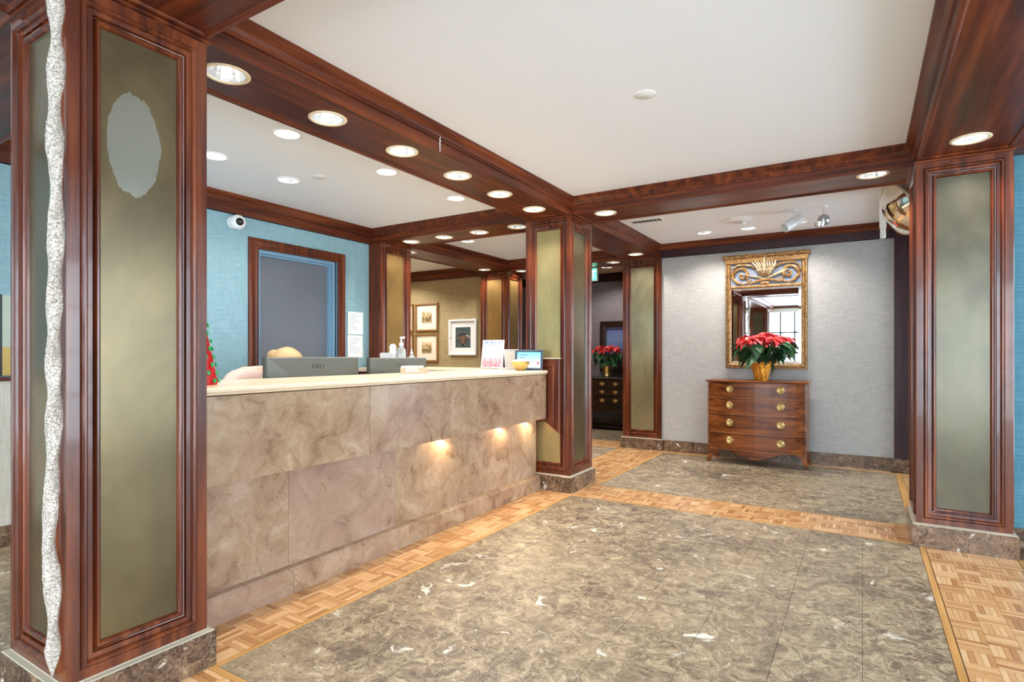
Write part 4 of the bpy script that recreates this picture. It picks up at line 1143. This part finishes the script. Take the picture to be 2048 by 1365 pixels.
# ------------------------------------------------------------------ gilt mirror
GILTM = NT('antique_gilt')
_a = GILTM.noise(GILTM.pos((40, 40, 40)), 1.0, 4, .6)
GILTM.p(Base_Color=GILTM.ramp(_a, [(.3, srgb(98, 66, 36)), (.55, srgb(164, 122, 72)), (.8, srgb(212, 178, 124))]), Metallic=.5, Roughness=.38)
GILTM.bump(_a, .4, .004); GILTM = GILTM.m
SILV = NT('silvered_gilt')
_a = SILV.noise(SILV.pos((40, 40, 40)), 1.0, 3)
SILV.p(Base_Color=SILV.ramp(_a, [(.3, srgb(150, 116, 72)), (.7, srgb(216, 200, 168))]), Metallic=.5, Roughness=.4); SILV = SILV.m
gm = empty('gilt_wall_mirror', (-.935, 6.995, 1.03), 'tall gilt trumeau mirror with a carved basket and scroll crest above the chest', 'mirror')
MX0, MX1, MZ0, MZ1 = -.425, .425, 0, 1.265
m_ = MB(); m_.frame((MX0, 0, MZ0), X, Z, -Y, MX1 - MX0, MZ1 - MZ0, [(0, 0), (0, .022), (.006, .034), (.016, .036), (.020, .026), (.028, .024), (.032, .034), (.044, .036), (.050, .026), (.058, .022), (.060, .006)]); m_.build('frame', GILTM, gm, True, world=False)
m_ = MB()
for k in range(64):   # beaded edge
    for s_ in (-1, 1): m_.sphere((s_ * .400, -.036, .03 + k * .0192), .0065, 6, 4)
for k in range(40): m_.sphere((-.39 + k * .02, -.036, .025), .0065, 6, 4)
o = m_.build('beading', GILTM, gm, True, world=False); o['kind'] = 'stuff'
m_ = MB(); m_.box(MX0 + .055, MX1 - .055, -.010, -.002, .055, 1.24); m_.build('backboard', BLACK, gm, world=False)
MIRM = mat_plain('silvered_glass', (.93, .94, .94), .015, 1.0)
GX0, GX1, GZ0, GZ1 = -.366, .366, .060, .925
m_ = MB(); b = .028
m_.frame((GX0, 0, GZ0), X, Z, -Y, GX1 - GX0, GZ1 - GZ0, [(0, .0115), (b, .0165)])
a0 = len(m_.v); m_.quad((GX0 + b, -.0165, GZ0 + b), (GX1 - b, -.0165, GZ0 + b), (GX1 - b, -.0165, GZ1 - b), (GX0 + b, -.0165, GZ1 - b)); m_.build('mirror_glass', MIRM, gm, world=False)
m_ = MB(); m_.rbox(-.37, .37, -.034, -.01, .925, .950, .006); m_.build('cross_rail', GILTM, gm, world=False)
m_ = MB(); m_.box(-.366, .366, -.016, -.011, .950, 1.21); m_.build('crest_panel', mat_plain('blue_grey_crest', srgb(128, 138, 158), .5), gm, world=False)
# reeded cornice
m_ = MB(); m_.prism([(0, 0), (-.045, .0), (-.060, .012), (-.064, .030), (-.056, .044), (-.040, .05), (0, .05)], (-.452, 0, 1.258), Y, Z, X, .904); m_.build('cornice', GILTM, gm, True, world=False)
m_ = MB(); m_.rbox(-.43, .43, -.046, -.002, 1.205, 1.262, .006); m_.build('cornice_bed', GILTM, gm, world=False)
for k in range(46):
    x = -.44 + k * .0195
    m_ = MB(); m_.tube([(x - .004, -.050, 1.268), (x, -.063, 1.285), (x + .004, -.052, 1.305)], .0065, 6); m_.build('reed', SILV, gm, True, world=False)
# carved basket
def carv(name, pts, rad, mat=GILTM, seg=7):
    m_ = MB(); m_.tube(pts, rad, seg); return m_.build(name, mat, gm, True, world=False)
m_ = MB(); m_.lathe([(.02, 1.045), (.05, 1.05), (.075, 1.075), (.085, 1.10), (.09, 1.115)], (0, -.02, 0), 16, 2, True, True); m_.build('basket', SILV, gm, True, world=False)
m_ = MB()
for k in range(14):
    a = PI * (k + .5) / 14; m_.sphere((.09 * math.cos(a), -.022 - .085 * math.sin(a), 1.112), .009, 6, 4)
m_.build('basket_rim', SILV, gm, True, world=False)
for k in range(9):
    u_ = (k - 4) / 4
    carv('flame_leaf', [(u_ * .075, -.06, 1.11), (u_ * .10 + .01, -.068, 1.16), (u_ * .115 - .008, -.062, 1.20 + .012 * (k % 2)), (u_ * .12 + .006, -.055, 1.225 + .02 * (1 - abs(u_)))], [.010, .013, .010, .003], SILV)
carv('centre_plume', [(0, -.07, 1.10), (0, -.08, 1.17), (0, -.07, 1.245), (0, -.06, 1.275)], [.012, .017, .012, .004], SILV)
carv('handle_stem', [(-.17, -.03, .965), (-.08, -.035, .995), (0, -.035, 1.01), (.08, -.035, 1.00), (.15, -.035, .985), (.20, -.03, .995)], [.008, .013, .015, .013, .012, .006])
carv('arrow_shaft', [(-.19, -.03, 1.065), (-.10, -.034, 1.045), (.0, -.036, 1.02), (.10, -.036, 1.055), (.20, -.034, 1.10), (.24, -.03, 1.115)], [.007, .010, .012, .014, .018, .006], SILV)
m_ = MB(); m_.rbox(-.045, .045, -.04, -.012, .955, .985, .005); m_.build('pedestal', GILTM, gm, world=False)
for s_ in (-1, 1):
    # acanthus scrolls: two spirals a side
    pts, rad = [], []
    for i in range(26):
        a = R(-150 + i * 21); r_ = .098 * (1 - i / 27) + .012
        pts.append((s_ * (.245 + r_ * 1.05 * math.cos(a)), -.026 - .012 * math.sin(i * .5) ** 2, 1.075 + r_ * 1.05 * math.sin(a))); rad.append(.006 + .012 * math.sin(PI * (i + 1) / 27) * (1.25 if i % 4 < 2 else .7))
    carv('scroll', pts, rad)
    carv('scroll_arm', [(s_ * .10, -.03, 1.13), (s_ * .15, -.04, 1.175), (s_ * .22, -.042, 1.185), (s_ * .29, -.035, 1.185), (s_ * .34, -.03, 1.15)], [.008, .016, .013, .016, .007])
    carv('scroll_leaf', [(s_ * .34, -.03, 1.16), (s_ * .355, -.03, 1.10), (s_ * .345, -.03, 1.04), (s_ * .30, -.028, .985), (s_ * .25, -.025, .968)], [.006, .012, .015, .013, .004])
    carv('scroll_leaf', [(s_ * .16, -.03, .99), (s_ * .195, -.034, 1.04), (s_ * .17, -.034, 1.09), (s_ * .20, -.03, 1.13)], [.005, .012, .010, .004])
    m_ = MB(); m_.sphere((s_ * .25, -.034, 1.075), .02, 10, 6, 1, .7, 1); m_.build('rosette', GILTM, gm, True, world=False)

# ------------------------------------------------------------------ poinsettias
def leaf_mesh(name, L, W, mat, curl):
    m_ = MB(); N = 6
    wprof = [0.05, .62, 1.0, .92, .55, .22, .0]
    lf, ce, rg_ = [], [], []
    for i in range(N + 1):
        t = i / N; x = L * t; z = -curl * t * t * L
        w_ = W / 2 * wprof[i]
        ce.append((x, 0, z - .0)); lf.append((x, w_, z + w_ * .28)); rg_.append((x, -w_, z + w_ * .28))
    k = 0; v = ce + lf + rg_; f = []
    for i in range(N):
        f.append((i, i + 1, N + 1 + i + 1, N + 1 + i)); f.append((i + 1, i, 2 * (N + 1) + i, 2 * (N + 1) + i + 1))
    m_.v = v; m_.f = f
    return m_.mesh(name, mat, True)
def mat_leaf(name, a, b):
    t = NT(name); oi = t.n('ShaderNodeObjectInfo').outputs['Random']
    t.p(Base_Color=t.ramp(oi, [(0, srgb(*a)), (1, srgb(*b))]), Roughness=.42); t.b.inputs['Subsurface Weight'].default_value = 0.0
    return t.m
BRA = mat_leaf('red_bract', (186, 14, 28), (236, 62, 66)); LEA = mat_leaf('green_leaf', (16, 52, 24), (66, 116, 66))
BM = [leaf_mesh('bract', l, w_, BRA, c) for l, w_, c in ((.125, .07, .30), (.105, .06, .15), (.09, .05, .45))]
LM = [leaf_mesh('leaf', l, w_, LEA, c) for l, w_, c in ((.14, .075, .5), (.12, .07, .3))]
BUD = mat_plain('yellow_buds', srgb(214, 186, 60), .5)
FOIL = NT('gold_foil')
_f = FOIL.noise(FOIL.pos((55, 55, 22)), 1.0, 3, .6, 1.0)
FOIL.p(Base_Color=FOIL.ramp(_f, [(.3, srgb(196, 112, 20)), (.6, srgb(236, 168, 60))]), Metallic=.7, Roughness=.3); FOIL.bump(_f, .9, .012); FOIL = FOIL.m
def poinsettia(loc, label, pot, Rr=.27, zc=.38, seed=1, s=1.0, heads=11):
    rnd = random.Random(seed)
    e = empty('poinsettia', loc, label, 'potted plant')
    if pot == 'foil':
        m_ = MB(); rs = []
        for i, (r_, h) in enumerate(((.062, 0), (.068, .02), (.078, .07), (.090, .13), (.100, .17), (.112, .195))):
            rs.append([((r_ + .005 * math.sin(j * 2.7 + i * 1.3)) * math.cos(2 * PI * j / 26), (r_ + .005 * math.sin(j * 2.7 + i * 1.3)) * math.sin(2 * PI * j / 26), h + (.014 * math.sin(j * 1.9) if i == 5 else 0)) for j in range(26)])
        m_.rings(rs, True, True, False); m_.build('foil_pot', FOIL, e, world=False)
        pt = .17
    else:
        m_ = MB(); m_.lathe([(.001, 0), (.062, 0), (.07, .012), (.06, .03), (.07, .09), (.088, .15), (.092, .18), (.084, .18), (.07, .15), (.001, .14)], (0, 0, 0), 22); m_.build('brass_urn', BRASS, e, True, world=False)
        pt = .15
    m_ = MB(); m_.lathe([(.001, pt - .01), (.085, pt - .012)], (0, 0, 0), 16); m_.build('soil', mat_plain('soil_%d' % seed, srgb(50, 36, 26), .9), e, world=False)
    STEM = mat_plain('green_stem_%d' % seed, srgb(58, 88, 46), .6)
    hd = []
    for k in range(heads):
        a = k * 2.39996 + .4; r_ = Rr * .80 * math.sqrt((k + .3) / heads)
        p = Vector((r_ * math.cos(a), r_ * math.sin(a) * .5, zc + .085 * (1 - (r_ / Rr) ** 2) + rnd.uniform(-.03, .03)))
        hd.append(p)
        m_ = MB(); m_.tube([(0, 0, pt - .03), (p.x * .35, p.y * .35, pt + .08), (p.x * .8, p.y * .8, p.z - .05), tuple(p)], [.007, .006, .005, .004], 6); m_.build('stem', STEM, e, True, world=False)
        out = Vector((p.x, p.y, .16)).normalized()
        q = Z.rotation_difference((out * .7 + Z * .75 + Vector((0, -.25, 0))).normalized()).to_matrix().to_4x4()
        for ring, n_, el, off in ((0, 5, -14, 0), (1, 4, 16, .6)):
            for j in range(n_):
                M = Matrix.Translation(p) @ q @ Matrix.Rotation(2 * PI * j / n_ + off + rnd.uniform(-.25, .25), 4, 'Z') @ Matrix.Rotation(R(-el + rnd.uniform(-14, 14)), 4, 'Y') @ Matrix.Rotation(rnd.uniform(-.3, .3), 4, 'X') @ Matrix.Scale((1.0 if ring == 0 else .72) * rnd.uniform(.85, 1.1) * s, 4)
                o = link('bract', BM[rnd.randrange(3)], None, e); o.matrix_local = M
        m_ = MB()
        for j in range(5): m_.sphere(tuple(p + Vector((rnd.uniform(-.01, .01), rnd.uniform(-.01, .01), .008))), .005, 6, 4)
        m_.build('buds', BUD, e, True, world=False)
    for k in range(46):
        a = rnd.uniform(0, 2 * PI); t = rnd.random(); r_ = Rr * (.25 + .5 * t)
        p = Vector((r_ * math.cos(a), r_ * .5 * math.sin(a), pt + .05 + (zc - pt - .06) * (.15 + .85 * t) + rnd.uniform(-.03, .03)))
        M = Matrix.Translation(p) @ Matrix.Rotation(a + rnd.uniform(-.5, .5), 4, 'Z') @ Matrix.Rotation(R(rnd.uniform(5, 60)), 4, 'Y') @ Matrix.Rotation(rnd.uniform(-.4, .4), 4, 'X') @ Matrix.Scale(rnd.uniform(.85, 1.2) * s, 4)
        o = link('leaf', LM[rnd.randrange(2)], None, e); o.matrix_local = M
    return e
poinsettia((-.935, 6.68, .910), 'red poinsettia in a crinkled gold foil pot on the bow-fronted chest', 'foil', .30, .40, 3, 1.2, 14)
poinsettia((-3.47, 8.55, .832), 'red poinsettia in a brass urn on the dark chest beyond the columns', 'urn', .31, .40, 9, 1.05)

# ------------------------------------------------------------------ dark chest and painting beyond
d2 = empty('dark_chest', (-3.55, 8.62, .001), 'dark chest on stand with brass bat-wing pulls seen between the columns', 'chest')
m_ = MB(); m_.box(-.52, .52, -.23, .24, .36, .80); m_.build('carcass', DARKCHEST, d2, world=False)
m_ = MB(); m_.rbox(-.56, .56, -.27, .26, .80, .829, .01); m_.build('top', DARKCHEST, d2, world=False)
for r_, (z0, z1) in enumerate(((.665, .785), (.54, .655), (.40, .53))):
    for c_ in range(1 if r_ else 1):
        m_ = MB(); m_.box(-.50, .50, -.242, -.231, z0, z1); dd = m_.build('drawer', DARKCHEST, d2, world=False)
        for x in (-.38, -.16, .06, .28):
            zc = (z0 + z1) / 2
            m_ = MB(); m_.prism([(0, -.034), (.016, -.018), (.036, -.006), (.044, .016), (.026, .012), (.014, .028), (0, .02), (-.014, .028), (-.026, .012), (-.044, .016), (-.036, -.006), (-.016, -.018)], (x, -.2445, zc), X, Z, Y, .003); m_.build('batwing_plate', BRASS, dd, world=False)
            m_ = MB(); m_.tube([(x - .022, -.25, zc + .004), (x - .014, -.262, zc - .014), (x + .014, -.262, zc - .014), (x + .022, -.25, zc + .004)], .003, 6); m_.build('bail', BRASSD, dd, True, world=False)
m_ = MB(); m_.box(-.54, .54, -.25, .25, .28, .36); m_.build('stand_frieze', DARKCHEST, d2, world=False)
for sx in (-1, 1):
    for sy in (-1, 1):
        m_ = MB(); m_.tube([(sx * .50, sy * .21, .30), (sx * .515, sy * .225, .22), (sx * .49, sy * .205, .08), (sx * .505, sy * .22, .012)], [.04, .038, .02, .028], 10); m_.build('leg', DARKCHEST, d2, True, world=False)
m_ = MB(); m_.box(-.49, .49, -.2, .2, .03, .05); m_.build('stretcher', DARKCHEST, d2, world=False)
def mat_sea():
    t = NT('seascape'); z = t.n('ShaderNodeSeparateXYZ'); t.set(z.inputs[0], t.pos(obj=True))
    n_ = t.noise(t.pos((5, 5, 14)), 1.0, 5, .6, .8)
    f = t.math('ADD', t.math('MULTIPLY', z.outputs[2], 1.25), t.math('MULTIPLY', n_, .12))
    t.p(Base_Color=t.ramp(f, [(.12, srgb(36, 30, 30)), (.42, srgb(40, 42, 54)), (.50, srgb(92, 116, 160)), (.72, srgb(120, 136, 176)), (.95, srgb(96, 110, 160))]), Roughness=.4); return t.m
print_frame('framed_seascape', (-3.18, 8.948, .90), 0, 1.12, .84, .05, .10, DARKCHEST, DARKCHEST, 0, mat_sea(), 'dark framed blue seascape painting above the dark chest', 'painting')
# exit sign
ex = empty('exit_sign', (-3.40, 7.60, 2.245), 'glowing green exit sign hanging beyond the far beam', 'exit sign')
m_ = MB(); m_.rbox(-.17, .17, -.025, .025, 0, .185, .006); m_.build('housing', WHITEP, ex, world=False)
m_ = MB(); m_.box(-.16, .16, -.028, -.0255, .01, .175); m_.build('face', mat_emit('exit_green', (.10, .80, .45), 1.0), ex, world=False)
me = text_mesh('EXIT', .15, 'lettering'); me.materials.append(mat_emit('exit_white', (.85, 1, .92), 1.1))
lt = link('lettering', me, None, ex); lt.matrix_local = Matrix.Translation((0, -.0285, .09)) @ Matrix.Rotation(R(90), 4, 'X')
m_ = MB(); m_.tube([(0, 0, .185), (0, 0, .299)], .012, 8); m_.build('stem', WHITEP, ex, world=False)

# ------------------------------------------------------------------ ceiling fittings
def disc(name, x, y, r_, label, cat, mat=WHITEP, h=.02):
    e = empty(name, (x, y, CE), label, cat)
    m_ = MB(); m_.lathe([(r_, 0), (r_, -h * .5), (r_ * .9, -h), (.001, -h * 1.05)], (0, 0, 0), 28); m_.build('cover', mat, e, True, world=False)
    m_ = MB(); m_.lathe([(r_ * 1.12, 0), (r_ * 1.1, -.003), (r_ * .98, -.004)], (0, 0, 0), 28); m_.build('mounting_ring', mat, e, True, world=False)
    return e
disc('ceiling_cover_plate', -.957, 2.877, .048, 'small white round cover plate on the main ceiling', 'cover plate', h=.006)
disc('smoke_detector', -3.52, 2.915, .05, 'small white round detector on the ceiling behind the counter', 'detector', h=.008)
sd = disc('track_canopy', -1.06, 6.03, .13, 'wide white round canopy on the far bay ceiling above the mirror', 'ceiling fitting', h=.02)
m_ = MB(); m_.sphere((.05, .03, -.035), .02, 10, 6); m_.build('sensor', WHITEP, sd, True, world=False)
av = empty('air_vent', (-1.86, 5.62, CE), 'white slotted air vent in the far bay ceiling near the cross beam', 'air vent')
m_ = MB(); m_.frame((-.17, -.07, 0), X, Y, -Z, .34, .14, [(0, 0), (.002, .005), (.018, .005), (.02, -.002)]); m_.build('vent_frame', WHITEP, av, world=False)
m_ = MB(); m_.box(-.15, .15, -.05, .05, -.0015, -.0005); m_.build('vent_throat', BLACK, av, world=False)
for k in range(7):
    m_ = MB(); m_.prism([(0, 0), (.012, -.006), (.012, -.007), (0, -.001)], (-.135 + k * .04, -.05, -.001), X, Z, Y, .10); m_.build('slat', WHITEP, av, world=False)
# spot heads
s1 = empty('cylinder_spotlight', (-.55, 5.92, CE), 'white cylinder spotlight on the far bay ceiling', 'spotlight')
m_ = MB(); m_.lathe([(.035, 0), (.035, -.012), (.001, -.014)], (0, 0, 0), 16); m_.build('canopy', WHITEP, s1, True, world=False)
m_ = MB(); m_.tube([(0, 0, -.01), (0, 0, -.07), (.0, -.01, -.085)], .008, 8); m_.build('arm', WHITEP, s1, True, world=False)
m_ = MB(); m_.lathe([(.001, -.10), (.042, -.10), (.047, -.09), (.047, .09), (.04, .09), (.036, .05), (.001, .045)], (0, 0, 0), 22); hd_ = m_.build('head', mat_plain('satin_white', srgb(214, 214, 214), .3), s1, True, world=False)
hd_.location = (-.01, 0, -.12); hd_.rotation_euler = (R(150), R(52), 0)
s2 = empty('ball_spotlight', (-.30, 5.90, CE), 'chrome ball spotlight on the far bay ceiling', 'spotlight')
m_ = MB(); m_.lathe([(.035, 0), (.035, -.012), (.001, -.014)], (0, 0, 0), 16); m_.build('canopy', WHITEP, s2, True, world=False)
m_ = MB(); m_.tube([(0, 0, -.01), (0, 0, -.08)], .008, 8); m_.build('arm', CHROME, s2, True, world=False)
m_ = MB(); m_.sphere((0, 0, -.125), .052, 18, 12); m_.build('ball', mat_plain('brushed_chrome', srgb(168, 166, 166), .3, .8), s2, True, world=False)
m_ = MB(); m_.lathe([(.035, -.04), (.044, 0), (.040, .004), (.001, -.02)], (-.03, -.028, -.15), 16); m_.build('lamp_mouth', CHROME, s2, True, world=False)
# convex mirror
cm = empty('convex_mirror', (.238, 5.40, 2.335), 'round convex security mirror hanging beside the right column', 'mirror')
m_ = MB(); N = 28
prof_ = [(.001, .085), (.05, .082), (.11, .064), (.17, .03), (.205, .002)]
m_.lathe(prof_, (0, 0, 0), N); md = m_.build('mirror_dome', mat_plain('convex_mirror_face', (.86, .80, .70), .04, 1.0), cm, True, world=False)
m_ = MB(); m_.lathe([(.203, .004), (.212, .006), (.216, -.004), (.21, -.016), (.16, -.022), (.001, -.03)], (0, 0, 0), N); mr = m_.build('rim', mat_plain('tan_backing', srgb(196, 176, 146), .5), cm, True, world=False)
Mrot = Vector((0, 0, 1)).rotation_difference(Vector((-.86, -.34, -.38)).normalized()).to_euler()
md.rotation_euler = Mrot; mr.rotation_euler = Mrot
m_ = MB(); m_.tube([(.01, .01, .01), (.02, .05, .08), (.0, .08, .205)], .012, 8); m_.build('bracket', WHITEP, cm, True, world=False)
m_ = MB(); m_.rbox(-.115, -.075, .12, .18, -.19, -.11, .008); m_.build('bracket_plate', WHITEP, cm, world=False)
m_ = MB(); m_.rbox(-.12, -.07, .12, .17, -.11, .205, .008); m_.build('drop_post', WHITEP, cm, world=False)
# hook and chain on the beam
hk = empty('hanging_hook', (-2.135, 2.655, 2.40), 'short thin chain hanging from the crown of the counter beam', 'hook')
for k in range(8):
    m_ = MB(); pts = [(0, .0045 * math.cos(2 * PI * j / 8), .006 + k * .0115 + .0075 * math.sin(2 * PI * j / 8)) for j in range(9)]; m_.tube(pts, .0013, 5); q = m_.build('chain_link', CHROME, hk, True, world=False); q.rotation_euler[2] = (k % 2) * PI / 2

# ------------------------------------------------------------------ glitter icicle garland at the near column
GL = NT('glitter_icicle')
_v = GL.n('ShaderNodeTexVoronoi'); _v.inputs['Scale'].default_value = 260; GL.set(_v.inputs['Vector'], GL.pos())
_n = GL.noise(GL.pos((120, 120, 120)), 1.0, 3)
GL.p(Base_Color=GL.ramp(_v.outputs['Color'], [(.15, srgb(156, 146, 136)), (.5, srgb(200, 188, 174)), (.9, srgb(244, 240, 234))]), Metallic=.35, Roughness=.3)
GL.bump(_v.outputs['Distance'], .9, .004); GL = GL.m
ga = empty('glitter_icicle', (-2.12, .752, .20), 'long twisted glittery silver icicle ornament hanging in front of the near column', 'ornament')
ROW = [(2.40, -2.105), (2.285, -2.103), (2.19, -2.098), (2.13, -2.090), (1.97, -2.108), (1.82, -2.105), (1.67, -2.094), (1.54, -2.100), (1.42, -2.106), (1.32, -2.112), (1.15, -2.120), (1.06, -2.108), (.90, -2.120), (.81, -2.126), (.66, -2.146), (.60, -2.152), (.52, -2.128), (.44, -2.118), (.32, -2.120), (.20, -2.126)]
m_ = MB(); rs = []; NS = 150
for i in range(NS + 1):
    z = 2.40 - (2.40 - .20) * i / NS
    for (za, xa), (zb, xb) in zip(ROW[:-1], ROW[1:]):
        if zb - 1e-6 <= z <= za: x = xa + (xb - xa) * (za - z) / (za - zb)
    tw = z * 14.5 + .5 * math.sin(z * 5.3); w_ = .0225 * (1 + .07 * math.sin(z * 31) + .06 * math.sin(z * 13.7)) * (1.0 if i > 3 else .3 + .23 * i) * (1 if i < NS - 6 else (NS - i + .3) / 6.3)
    ring = []
    for j in range(12):
        a = 2 * PI * j / 12; rx, ry = w_ * math.cos(a), w_ * .66 * math.sin(a)
        rx *= 1 + random.uniform(-.06, .06)
        ring.append((x + rx * math.cos(tw) - ry * math.sin(tw), .752 + rx * math.sin(tw) + ry * math.cos(tw), z + random.uniform(-.002, .002)))
    rs.append(ring)
m_.rings(rs, True, True, True); m_.build('twisted_body', GL, ga, True)
m_ = MB()
for k in range(1300):
    i = random.randrange(4, NS - 6); p = Vector(rs[i][random.randrange(12)]); d = (p - Vector((sum(q[0] for q in rs[i]) / 12, .752, p.z))).normalized()
    t_ = d.cross(Z).normalized() * .0022; q = p + d * .003 + Z * .004
    k0 = len(m_.v); m_.v += [tuple(p - t_), tuple(p + t_), tuple(q)]; m_.f.append((k0, k0 + 1, k0 + 2))
o = m_.build('glitter_flakes', mat_plain('bright_glitter', srgb(250, 248, 244), .1, .6), ga); o['kind'] = 'stuff'
m_ = MB(); m_.tube([(-2.105, .752, 2.395), (-2.13, .79, 2.41)], .002, 5); m_.build('hanging_wire', CHROME, ga)

# ------------------------------------------------------------------ lamp and side table in the right lobby (mirrored in the near column)
st = empty('side_table', (2.05, 2.95, 0), 'round dark side table in the right lobby', 'table')
m_ = MB(); m_.lathe([(.001, .60), (.28, .60), (.29, .61), (.29, .625), (.001, .63)], (0, 0, 0), 28); m_.build('table_top', DARKCHEST, st, True, world=False)
m_ = MB(); m_.lathe([(.03, .60), (.035, .45), (.05, .3), (.03, .15), (.04, .08)], (0, 0, 0), 16); m_.build('pedestal', DARKCHEST, st, True, world=False)
for k in range(3):
    a = 2 * PI * k / 3; m_ = MB(); m_.tube([(0, 0, .12), (.12 * math.cos(a), .12 * math.sin(a), .09), (.24 * math.cos(a), .24 * math.sin(a), .02)], [.03, .024, .018], 8); m_.build('foot', DARKCHEST, st, True, world=False)
tl = empty('table_lamp', (2.05, 2.95, .631), 'lit table lamp with a pale shade on the round side table', 'lamp')
m_ = MB(); m_.lathe([(.001, 0), (.07, 0), (.07, .015), (.03, .03), (.055, .09), (.065, .15), (.03, .24), (.012, .27), (.012, .36)], (0, 0, 0), 20); m_.build('lamp_base', BRASSD, tl, True, world=False)
m_ = MB(); m_.lathe([(.20, .34), (.12, .60)], (0, 0, 0), 28); m_.build('lamp_shade', mat_emit('shade_glow', (.75, .95, .85), 1.4), tl, True, world=False)
m_ = MB(); m_.sphere((0, 0, .44), .035, 10, 8); m_.build('bulb', mat_emit('bulb_glow', (1, .95, .85), 10), tl, True, world=False)
